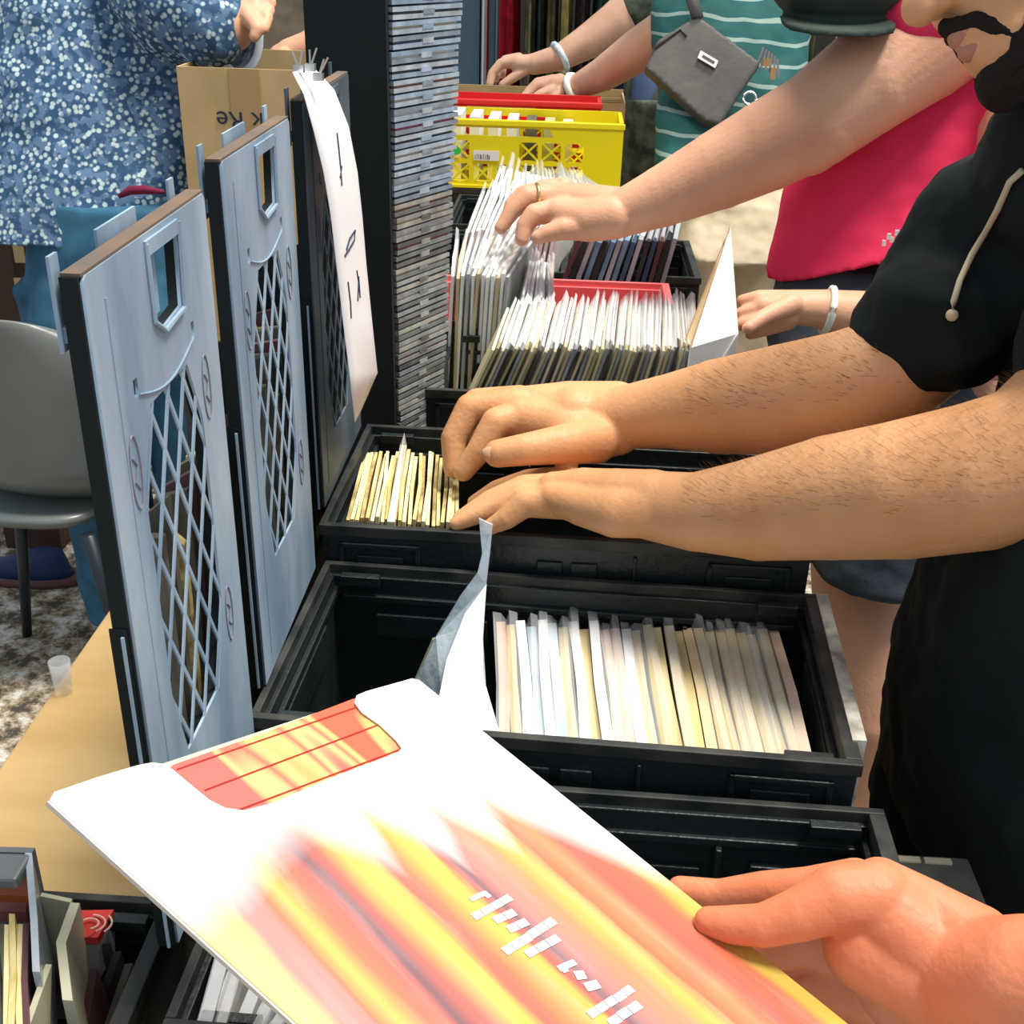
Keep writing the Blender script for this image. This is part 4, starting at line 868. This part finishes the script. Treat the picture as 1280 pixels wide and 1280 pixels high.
lbi = [W(*p, dp-.0135) for p in ((879, 68), (894, 77), (892, 80), (877, 71))]; obj('label_print', MB().slab(lbi, Vector(_fw)*.001), POUCHM, pch)
kc = MB(); 
for k in range(6): a = W(950+k*4.5, 70+k*3, dp); kc.box(a, (.006, .006, .05), Matrix.Rotation(.3-.1*k, 3, 'Y'))
kr = thing('key_bunch', 'bunch of keys and coloured charms hanging beside the grey pouch', 'keys', tuple(W(950, 90, dp)))
obj('key', kc, STEEL, kr); obj('charm', MB().box(W(966, 92, dp), (.015, .01, .03)).box(W(958, 78, dp), (.02, .01, .02)), GOLD, kr)
obj('key_ring', MB().tube([W(937+8*math.cos(a), 123+8*math.sin(a), dp) for a in [i*math.pi/8 for i in range(17)]], .004, 6, False), STEEL, kr)
# ---- farthest shopper with checkered bracelet
D4 = 4.25
hi = MB(); hi.cap(ch((800, 0, D4, 26), (770, 28, D4, 25), (735, 52, D4, 21), (700, 72, D4, 16), (668, 80, D4, 13)))
hi.cap(ch((668, 80, D4, 12), (648, 80, D4, 11)))
hi.cap(ch((645, 76, D4, 8), (626, 80, D4, 6.5), (615, 92, D4, 5.5), (612, 106, D4, 5))); hi.cap(ch((648, 74, D4+.05, 8), (632, 75, D4+.05, 6), (622, 84, D4+.05, 5.5), (620, 98, D4+.05, 5)))
hi.cap(ch((655, 88, D4, 7), (640, 98, D4, 6), (628, 106, D4, 5))); hi.cap(ch((650, 75, D4+.1, 7), (638, 74, D4+.1, 5.5), (629, 82, D4+.1, 5), (628, 94, D4+.1, 4.5)))
hi.cap(ch((655, 75, D4+.14, 6), (645, 74, D4+.14, 5), (638, 80, D4+.14, 4.5)))
lo = MB(); T4 = [(W(850, 130, D4+.1), (.2, 0, 0), (0, .13, 0)), (W(855, 60, D4+.1), (.21, 0, 0), (0, .14, 0)), (W(860, -40, D4+.1), (.22, 0, 0), (0, .14, 0))]
lo.loft(T4); lo.cap(ch((820, -20, D4, 30), (800, 0, D4, 26))); lo.cap([(W(855, -60, D4+.1), .07), (W(850, -130, D4+.1), .12)])
for dx in (-.1, .1): q = W(850, 140, D4+.1); lo.cap([(q+Vector((dx, 0, 0)), .10), (Vector((q.x+dx, q.y, .05)), .06)])
p4 = body('person', 'farthest person in dark patterned clothes, checkered bracelet on the wrist', hi, lo, SKIN_F, .004, .012)
DARKP = mat('dark_patterned_cotton', (.03, .04, .035), .8, .2, col2=(.12, .14, .10), vscale=22)
s4 = MB(); s4.loft(grow(T4, 1.06)); s4.cap(ch((860, -30, D4, 44), (812, 2, D4, 36), (796, 10, D4, 30))); cloth('patterned_shirt', s4, DARKP, p4, .01, 4, .02)
t4 = MB(); q = W(848, 128, D4+.1)
for dx in (-.1, .1): t4.loft([(q+Vector((dx, 0, .02)), (.12, 0, 0), (0, .15, 0)), (Vector((q.x+dx, q.y, .7)), (.12, 0, 0), (0, .13, 0)), (Vector((q.x+dx, q.y, .1)), (.1, 0, 0), (0, .1, 0))])
cloth('dark_trousers', t4, DARKP, p4, .012, 4, .02)
br = MB()
c_b = ring_at(W(700, 72, D4), W(735, 52, D4)-W(700, 72, D4), .050)
obj('bracelet', MB().tube(c_b, .012, 8, False), mat('checker_bracelet', (.25, .45, .62), .5, col2=(.85, .88, .9), vscale=45), p4, True)
# ---- person in blue floral shirt at left
def floral():
    m = bpy.data.materials.new('blue_floral_cotton'); m.use_nodes = True; nt = m.node_tree; b = nt.nodes['Principled BSDF']; b.inputs['Roughness'].default_value = .8
    tc = nt.nodes.new('ShaderNodeTexCoord'); v_ = nt.nodes.new('ShaderNodeTexVoronoi'); v_.inputs['Scale'].default_value = 80; nt.links.new(tc.outputs['Object'], v_.inputs['Vector'])
    cr = nt.nodes.new('ShaderNodeValToRGB'); e = cr.color_ramp.elements; e[0].position = .30; e[0].color = (.46, .58, .60, 1); e[1].position = .50; e[1].color = (.018, .07, .16, 1); nt.links.new(v_.outputs['Distance'], cr.inputs[0])
    n = nt.nodes.new('ShaderNodeTexNoise'); n.inputs['Scale'].default_value = 50; nt.links.new(tc.outputs['Object'], n.inputs['Vector'])
    mx = nt.nodes.new('ShaderNodeMixRGB'); mx.blend_type = 'MIX'; mx.inputs[2].default_value = (.09, .17, .30, 1); nt.links.new(cr.outputs[0], mx.inputs[1])
    c2 = nt.nodes.new('ShaderNodeValToRGB'); c2.color_ramp.elements[0].position = .5; c2.color_ramp.elements[1].position = .6; nt.links.new(n.outputs[0], c2.inputs[0]); nt.links.new(c2.outputs[0], mx.inputs[0])
    nt.links.new(mx.outputs[0], b.inputs['Base Color'])
    n2 = nt.nodes.new('ShaderNodeTexNoise'); n2.inputs['Scale'].default_value = 6; nt.links.new(tc.outputs['Object'], n2.inputs['Vector']); bp = nt.nodes.new('ShaderNodeBump'); bp.inputs['Strength'].default_value = .8; bp.inputs['Distance'].default_value = .03
    nt.links.new(n2.outputs[0], bp.inputs['Height']); nt.links.new(bp.outputs[0], b.inputs['Normal']); return m
D5 = 2.55
lo = MB(); T5 = [(W(140, 290, D5), (.15, .03, 0), (-.03, .12, 0)), (W(130, 220, D5), (.25, .03, 0), (-.03, .18, 0)), (W(140, 120, D5), (.27, .03, 0), (-.03, .19, 0)), (W(130, 0, D5), (.27, .03, 0), (-.03, .19, 0)), (W(120, -100, D5), (.24, .03, 0), (-.03, .17, 0)), (W(120, -150, D5), (.12, .03, 0), (-.03, .12, 0))]
lo.loft(T5)
lo.cap([(W(130, -160, D5), .07), (W(150, -220, D5), .07), (W(160, -270, D5), .12)])
hi = MB(); hi.cap(ch((180, -80, D5-.13, 58), (230, 10, D5-.19, 46), (282, 34, D5-.22, 34), (305, 25, D5-.22, 24)))
hi.cap(ch((300, 30, D5-.22, 24), (318, 14, D5-.22, 20), (325, 0, D5-.22, 15)))
for k in range(4): hi.cap(ch((318+k*3, 18-k*7, D5-.24+.02*k, 11), (334+k*2, 22-k*9, D5-.25+.02*k, 8), (330+k, 36-k*10, D5-.26+.02*k, 7)))
hi.cap(ch((310, 20, D5-.25, 12), (322, 36, D5-.27, 9), (318, 46, D5-.27, 7)))
gg = W(130, 320, D5)
for dx in (-.11, .11): lo.cap([(gg+Vector((dx+.04, 0, -.02)), .085), (Vector((gg.x+dx+.04, gg.y, .5)), .075), (Vector((gg.x+dx+.04, gg.y, .05)), .05)])
p5 = body('person', 'person in blue floral shirt and jeans standing at the left', hi, lo, SKIN_P, .004, .012)
FL_ = floral(); s5 = MB(); s5.loft(grow(T5[1:5], 1.05)); s5.loft([(W(100, 285, D5), (.235, .03, 0), (-.03, .19, 0)), (W(130, 225, D5), (.265, .03, 0), (-.03, .20, 0)), (W(140, 150, D5), (.27, .03, 0), (-.03, .20, 0))])
s5.cap(ch((170, -80, D5-.1, 88), (222, 2, D5-.19, 72), (266, 33, D5-.21, 54))); cloth('floral_shirt', s5, FL_, p5, .009, 4, .03, .12)
obj('cuff', MB().rings([ring_at(W(x_, 37, D5-.20), W(300, 33, D5-.22)-W(262, 36, D5-.19), r_)[:-1] for x_, r_ in ((272, .086), (280, .092), (296, .086), (300, .080), (292, .074))], False), mat('cuff_cotton', (.62, .68, .74), .8), p5, True)
j5 = MB(); j5.loft([(W(165, 240, D5-.05), (.20, 0, 0), (0, .17, 0)), (W(165, 320, D5), (.22, 0, 0), (0, .18, 0)), (W(160, 400, D5), (.22, 0, 0), (0, .17, 0))])
for dx in (-.11, .12): j5.loft([(Vector((gg.x+dx+.04, gg.y, gg.z-.05)), (.12, 0, 0), (0, .15, 0)), (Vector((gg.x+dx+.04, gg.y, .5)), (.10, 0, 0), (0, .12, 0)), (Vector((gg.x+dx+.04, gg.y, .08)), (.09, 0, 0), (0, .1, 0))])
cloth('jeans', j5, JEANS, p5, .01, 4, .015)
obj('waistband', MB().tube([W(148, 246, D5-.24), W(162, 238, D5-.24), W(180, 237, D5-.24), W(205, 240, D5-.24)], [.004, .009, .009, .004], 8), mat('magenta_knit', (.15, .004, .04), .8), p5, True)
# ---- person in dark clothing beyond the cardboard box
D6 = 3.1
lo = MB().loft([(W(355, 90, D6+.1), (.2, 0, 0), (0, .12, 0)), (W(355, 0, D6+.1), (.2, 0, 0), (0, .12, 0)), (W(355, -120, D6+.1), (.2, 0, 0), (0, .12, 0))]); q6 = W(355, 95, D6+.1)
lo.cap([(W(355, -140, D6+.1), .07), (W(355, -210, D6+.1), .11)])
for dx in (-.1, .1): lo.cap([(q6+Vector((dx, 0, 0)), .1), (Vector((q6.x+dx, q6.y, .05)), .06)])
hi = MB().cap(ch((420, 40, D6-.1, 22), (385, 58, D6-.1, 18), (362, 66, D6-.1, 17), (350, 70, D6-.1, 14)))
for k in range(4): hi.cap(ch((352, 66+k*4, D6-.14+.03*k, 8), (340, 70+k*3, D6-.14+.03*k, 6), (336, 78, D6-.14+.03*k, 5)))
hi.cap(ch((360, 75, D6-.16, 7), (348, 80, D6-.16, 6)))
p6 = body('person', 'person in dark clothing behind the cardboard box, hand on its edge', hi, lo, SKIN_P, .004, .012)
s6 = MB().loft([(W(352, 80, D6+.1), (.215, 0, 0), (0, .14, 0)), (W(355, 0, D6+.1), (.215, 0, 0), (0, .14, 0)), (W(355, -130, D6+.1), (.22, 0, 0), (0, .14, 0))]); cloth('dark_shirt', s6, mat('dark_brown_cotton', (.05, .04, .03), .8, col2=(.11, .09, .06), vscale=12), p6, .01)
t6 = MB()
for dx in (-.1, .1): t6.loft([(q6+Vector((dx, 0, .03)), (.12, 0, 0), (0, .14, 0)), (Vector((q6.x+dx, q6.y, .1)), (.1, 0, 0), (0, .1, 0))])
cloth('black_trousers', t6, TROUSER_BLACK, p6, .012)
# ------------------------------------------------------------------ garments behind
GC = [('dark red', (.32, .005, .02), 622, 652, 0), ('muted olive', (.16, .15, .09), 655, 672, 1), ('black', (.02, .03, .025), 668, 684, 2), ('brown', (.12, .10, .05), 680, 698, 3), ('olive yellow', (.34, .30, .10), 698, 716, 4), ('charcoal patterned', (.03, .025, .025), 716, 738, 5), ('dark green', (.02, .05, .035), 738, 760, 6), ('navy', (.02, .03, .06), 760, 790, 7), ('dark teal', (.02, .06, .06), 790, 815, 8)]
rk = thing('clothes_rail', 'steel rail the jackets hang from, at the back', 'clothes rail', (ony(620, 0, 6.0).x, 6.0, 0))
gx0 = ony(620, 40, 6.0).x; gx1 = ony(1020, 40, 6.0).x
obj('rail', MB().tube([(gx0-.05, 6.0, 1.92), (gx1+.1, 6.0, 1.92)], .015, 8), STEEL, rk); obj('post', MB().tube([(gx0-.05, 6.0, 0), (gx0-.05, 6.0, 1.92)], .018, 8), STEEL, rk); obj('post', MB().tube([(gx1+.1, 6.0, 0), (gx1+.1, 6.0, 1.92)], .018, 8), STEEL, rk)
allg = GC+[(nm, c, 815+i*34, 849+i*34, 9+i) for i, (nm, c) in enumerate((('slate', (.04, .05, .06)), ('deep blue', (.03, .04, .10)), ('rust brown', (.14, .06, .03)), ('grey', (.10, .10, .10)), ('black', (.02, .02, .02)), ('moss', (.06, .07, .03))))]
for nm, c, a, b_, i in allg:
    xa = ony(a, 40, 6.0).x; xb = ony(b_, 40, 6.0).x; xm = (xa+xb)/2; hw = (xb-xa)/2*.84
    mb = MB(); rs = []
    for z_, w_, dd in ((.75, 1.0, .20), (1.1, 1.0, .21), (1.4, .95, .20), (1.7, .8, .20), (1.84, .45, .12), (1.88, .2, .05)):
        ring = []
        for k in range(32):
            an = 2*math.pi*k/32; fo = 1+.14*math.sin(an*6+i*1.7+z_*2)
            ring.append(Vector((xm+math.cos(an)*hw*w_*fo, 6.0+math.sin(an)*dd*fo, z_)))
        rs.append(ring)
    mb.rings(rs)
    g_ = thing('jacket', '%s garment on the far rail, %s from the left' % (nm, ordn(i+1)), 'garment', (xm, 6.0, .75), 'garments on the far rail')
    obj('fabric', mb, mat('garment_%d' % i, c, .85, .2, var=.35, vscale=16, bump=.5, bscale=10), g_, True)
    obj('hanger', MB().tube([(xm, 6, 1.86), (xm, 6, 1.90), (xm, 6.015, 1.93), (xm, 6.0, 1.945), (xm, 5.98, 1.93)], .003, 5), STEEL, g_)
# blue-edged garment beside teal shirt (low)
gq = ony(800, 180, 4.6)
g_ = MB().rings([[Vector((gq.x+math.cos(a)*.06*(1+.2*math.sin(5*a)), 4.6+math.sin(a)*.12, zz)) for a in [2*math.pi*k/24 for k in range(24)]] for zz in (.4, .8, 1.2)])
tag(obj('hanging_cloth', g_, mat('navy_blue_cloth', (.02, .05, .08), .8, col2=(.05, .08, .22), vscale=6), None, True), 'dark blue cloth hanging between the yellow crate and the teal shirt', 'cloth')
# ------------------------------------------------------------------ chair at the left
ck = onz(36, 382, .93)
chr_ = thing('shell_chair', 'grey moulded shell chair with dark legs behind the table', 'chair', (ck.x-.1, ck.y, 0))
bc = Vector((ck.x-.02, ck.y, 0)); mb = MB(); G = []
for i in range(13):
    v_ = i/12; zz = .46+.47*v_; wv = .20*(1-.55*max(0, (v_-.62)/.38)**2.4) if v_ > .62 else .20-.02*(1-v_)
    for k in range(11):
        u_ = -1+2*k/10; G.append((bc.x+u_*wv, bc.y-.09+.02*(1-v_)+.05*u_*u_+.12*max(0, .16-v_)/.16, zz - .05*max(0, v_-.8)*u_*u_*4))
mb.add(G, [(i*11+k, i*11+k+1, (i+1)*11+k+1, (i+1)*11+k) for i in range(12) for k in range(10)])
o = obj('backrest', mb, CHAIRM, chr_, True); s_ = o.modifiers.new('s', 'SOLIDIFY'); s_.thickness = .008; s_ = o.modifiers.new('ss', 'SUBSURF'); s_.levels = 1; s_.render_levels = 1
mb = MB().loft([((bc.x-.04, bc.y+.05, .445), (.15, 0, 0), (0, .14, 0)), ((bc.x-.04, bc.y+.05, .46), (.155, 0, 0), (0, .145, 0)), ((bc.x-.04, bc.y+.05, .47), (.15, 0, 0), (0, .14, 0))], 32, 3); obj('seat', mb, CHAIRM, chr_, True)
DKM = mat('dark_metal', (.012, .02, .03), .4)
for sx, sy in ((-.17, -.08), (.13, -.08), (-.17, .12), (.13, .12)):
    obj('leg', MB().tube([(bc.x+sx*.8, bc.y+sy*.95, .43), (bc.x+sx*1.2, bc.y+sy*1.08+.02, .0)], [.017, .012], 10), DKM, chr_, True)
# drinking glass and shoe on the floor
gl = onz(80, 862, .755); 
tag(obj('drinking_glass', MB().rings([[Vector((gl.x+r_*math.cos(a), gl.y+r_*math.sin(a), z_)) for a in [2*math.pi*k/20 for k in range(20)]] for r_, z_ in ((.011, .752), (.013, .775), (.014, .80), (.013, .80), (.010, .757))], False), mat('glass', (.7, .75, .78), .05, .6, alpha=.3), None, True), 'small clear glass at the edge of the tan table', 'glass')
sh0 = onz(35, 712, .03)
shoe = thing('trainer', 'dark blue trainer on the speckled floor under the chair', 'shoe', (sh0.x, sh0.y, 0))
obj('upper', MB().loft([((sh0.x, sh0.y, .02), (.13, 0, 0), (0, .045, 0)), ((sh0.x, sh0.y, .045), (.12, 0, 0), (0, .042, 0)), ((sh0.x+.03, sh0.y, .065), (.085, 0, 0), (0, .036, 0)), ((sh0.x+.06, sh0.y, .09), (.045, 0, 0), (0, .03, 0))]), mat('navy_canvas', (.01, .03, .10), .7), shoe, True)
obj('sole', MB().loft([((sh0.x, sh0.y, 0), (.15, 0, 0), (0, .055, 0)), ((sh0.x, sh0.y, .022), (.15, 0, 0), (0, .055, 0))]), mat('sole_brown', (.12, .05, .05), .7), shoe, True)
# brown trouser leg / bag at far left edge
pL = ony(-18, 335, 2.9)
post = tag(obj('trim_2', MB().b2(pL.x-.09, pL.x+.075, 2.9, 3.05, 0, 2.6), mat('dark_brown_wood', (.055, .022, .015), .6, bump=.3)), kind='structure')
for a_ in (ony(20, 318, 2.88), ony(22, 362, 2.88)): obj('paper_patch', MB().box((a_.x, 2.898, a_.z), (.028, .004, .052)), CARDB, post, local=True)
# ------------------------------------------------------------------ bottom-left media
c5 = crate('black crate at the bottom left corner holding CDs and a cream divider', (-.60, .40), .285, .33, .905, .905-TB, 0)
dv = thing('cream_divider', 'cream plastic divider standing in the bottom left crate', 'divider', tuple(P(70, 1290, .80)))
a, b_ = P(88, 1128, .93), P(50, 1120, .93)
f1, f2 = P(78, 1250, .93), P(26, 1290, .93)
CREP = mat('cream_plastic', (.52, .50, .36), .5)
obj('panel', MB().slab([b_, a, a+Vector((0, 0, -.16)), b_+Vector((0, 0, -.16))], (0, .004, 0)), CREP, dv)
obj('side', MB().slab([a, P(70, 1178, .93), f1, f1+Vector((0,0,-.14)), a+Vector((0, 0, -.14))], (.008, 0, 0)), CREP, dv)
obj('slope', MB().slab([P(57, 1205, .92), f2, f2+Vector((0, 0, -.1)), P(57, 1205, .8)], (.005, 0, 0)), CREP, dv)
cdr = thing('cd_case', 'red CD with a pale swirl logo lying in the bottom left crate', 'CD case', tuple(P(110, 1180, .88)))
RQ = [P(90, 1138, .905), P(142, 1137, .905), P(122, 1172, .895), P(90, 1171, .895)]
obj('front_cover', MB().slab(RQ, (0, 0, -.008)), mat('red_print', (.70, .05, .04), .35), cdr)
obj('case_body', MB().slab([p+Vector((0, 0, -.009)) for p in RQ], (0, -.01, -.03)), CASE2, cdr)
sw_ = MB(); c0 = P(112, 1155, .9045)
for rr, a0, a1 in ((.007, -1.2, 3.4), (.012, -.9, 1.6), (.017, -.6, .8)): sw_.tube([c0+Vector((math.cos(a0+(a1-a0)*k/12)*rr*1.1, math.sin(a0+(a1-a0)*k/12)*rr*.8, .0005)) for k in range(13)], .0009, 5)
obj('swirl_logo', sw_, mat('pale_pink_print', (.85, .5, .42), .5), cdr)
for k, (x0_, y0_, x1_, y1_, m_) in enumerate(((96, 1195, 118, 1170, AGED[0]), (108, 1215, 128, 1180, DARKS[2]), (118, 1240, 142, 1190, DARKS[2]), (130, 1262, 156, 1205, MIX[2]), (100, 1262, 112, 1212, DARKS[3]))):
    A, B = P(x0_, y0_+20, .84), P(x1_, y1_, .885); tag(obj('cd_case', MB().slab([A, B, B+Vector((.01, 0, -.09)), A+Vector((.01, 0, -.06))], (.007, 0, .002)), m_), 'dark CD case leaning below the red one, %s from the top left' % ORD[k+1], 'CD case', 'dark CDs in the bottom left crate')
# clear holder with orange CD
hl = thing('cd_holder', 'clear acrylic CD holder at the left edge with an orange case inside', 'CD holder', tuple(P(20, 1100, .95)))
Ha, Hb = P(-30, 1064, .97), P(40, 1066, .97)
obj('acrylic_lip', MB().slab([Ha, Hb, Hb+Vector((0, -.03, .0)), Ha+Vector((0, -.03, 0))], (0, 0, -.012)), CASE2, hl, bevel=.003)
obj('acrylic_side', MB().slab([Hb, P(47, 1150, .955), P(50, 1215, .94), P(50, 1215, .94)+Vector((0, 0, -.1)), Hb+Vector((0, 0, -.12))], (-.006, 0, 0)), CASE, hl)
obj('back_wall', MB().slab([Ha, Hb, Hb+Vector((0, 0, -.2)), Ha+Vector((0, 0, -.2))], (0, .006, 0)), CASE2, hl)
tag(obj('cd_case', MB().slab([P(-30, 1090, .945), P(36, 1092, .945), P(36, 1120, .93), P(-30, 1118, .93)], (0, 0, -.012)), mat('orange_print', (.42, .09, .02), .4)), 'orange CD case in the clear holder at the left edge', 'CD case')
tag(obj('cd_case', MB().slab([P(-30, 1122, .925), P(34, 1124, .925), P(32, 1140, .915), P(-30, 1138, .915)], (0, 0, -.012)), mat('dull_pink_print', (.30, .10, .08), .4)), 'dull pink CD case just below the orange one', 'CD case')
rec_row(9, P(-20, 1300, .93), P(30, 1310, .93), P(-20, 1150, .925), P(32, 1152, .925), .15, (0, 2), [AGED[0], MIX[0], MIX[2], AGED[1], DARKS[3]],
        'worn CD case, %s from the left in the clear holder', 'CDs in the clear holder', t=.005, poly=0, cat='CD case')
# mottled strip beside the middle crate (magazine spine)
a, b_ = P(1020, 742, 1.002), P(1066, 925, 1.002)
tag(obj('magazine', MB().slab([a, b_, b_+Vector((.013, 0, 0)), a+Vector((.013, 0, 0))], (0, 0, -.24)), mat('mottled_paper', (.72, .70, .60), .7, col2=(.30, .27, .22), vscale=45)), 'mottled cream magazine wedged against the right side of the middle crate', 'magazine')
# ------------------------------------------------------------------ light
w = bpy.data.worlds.new('world'); SC.world = w; w.use_nodes = True
w.node_tree.nodes['Background'].inputs[0].default_value = (.80, .90, 1.0, 1); w.node_tree.nodes['Background'].inputs[1].default_value = .55
def light(name, kind, loc, target, energy, col=(1,1,1), size=1.0, angle=0):
    l = bpy.data.lights.new(name, kind); l.energy = energy; l.color = col
    if kind == 'AREA': l.shape = 'DISK'; l.size = size
    if kind == 'SUN': l.angle = angle
    o = bpy.data.objects.new(name, l); COL.objects.link(o); o.location = loc
    o.rotation_euler = (Vector(target)-Vector(loc)).to_track_quat('-Z', 'Y').to_euler(); return o
light('sun', 'SUN', (1.1, 1.1, 4.2), (0, 1.2, 1), 3.3, (1, .95, .86), angle=R(14))
light('added_overhead_fill', 'AREA', (.15, 2.0, 3.3), (.05, 1.7, 1.0), 38, (1, .93, .82), size=.9)  # unseen warm fill, added above the table to brighten the middle rows
SC.view_settings.view_transform = 'Standard'; SC.view_settings.look = 'None'; SC.view_settings.gamma = 1; SC.view_settings.exposure = .18
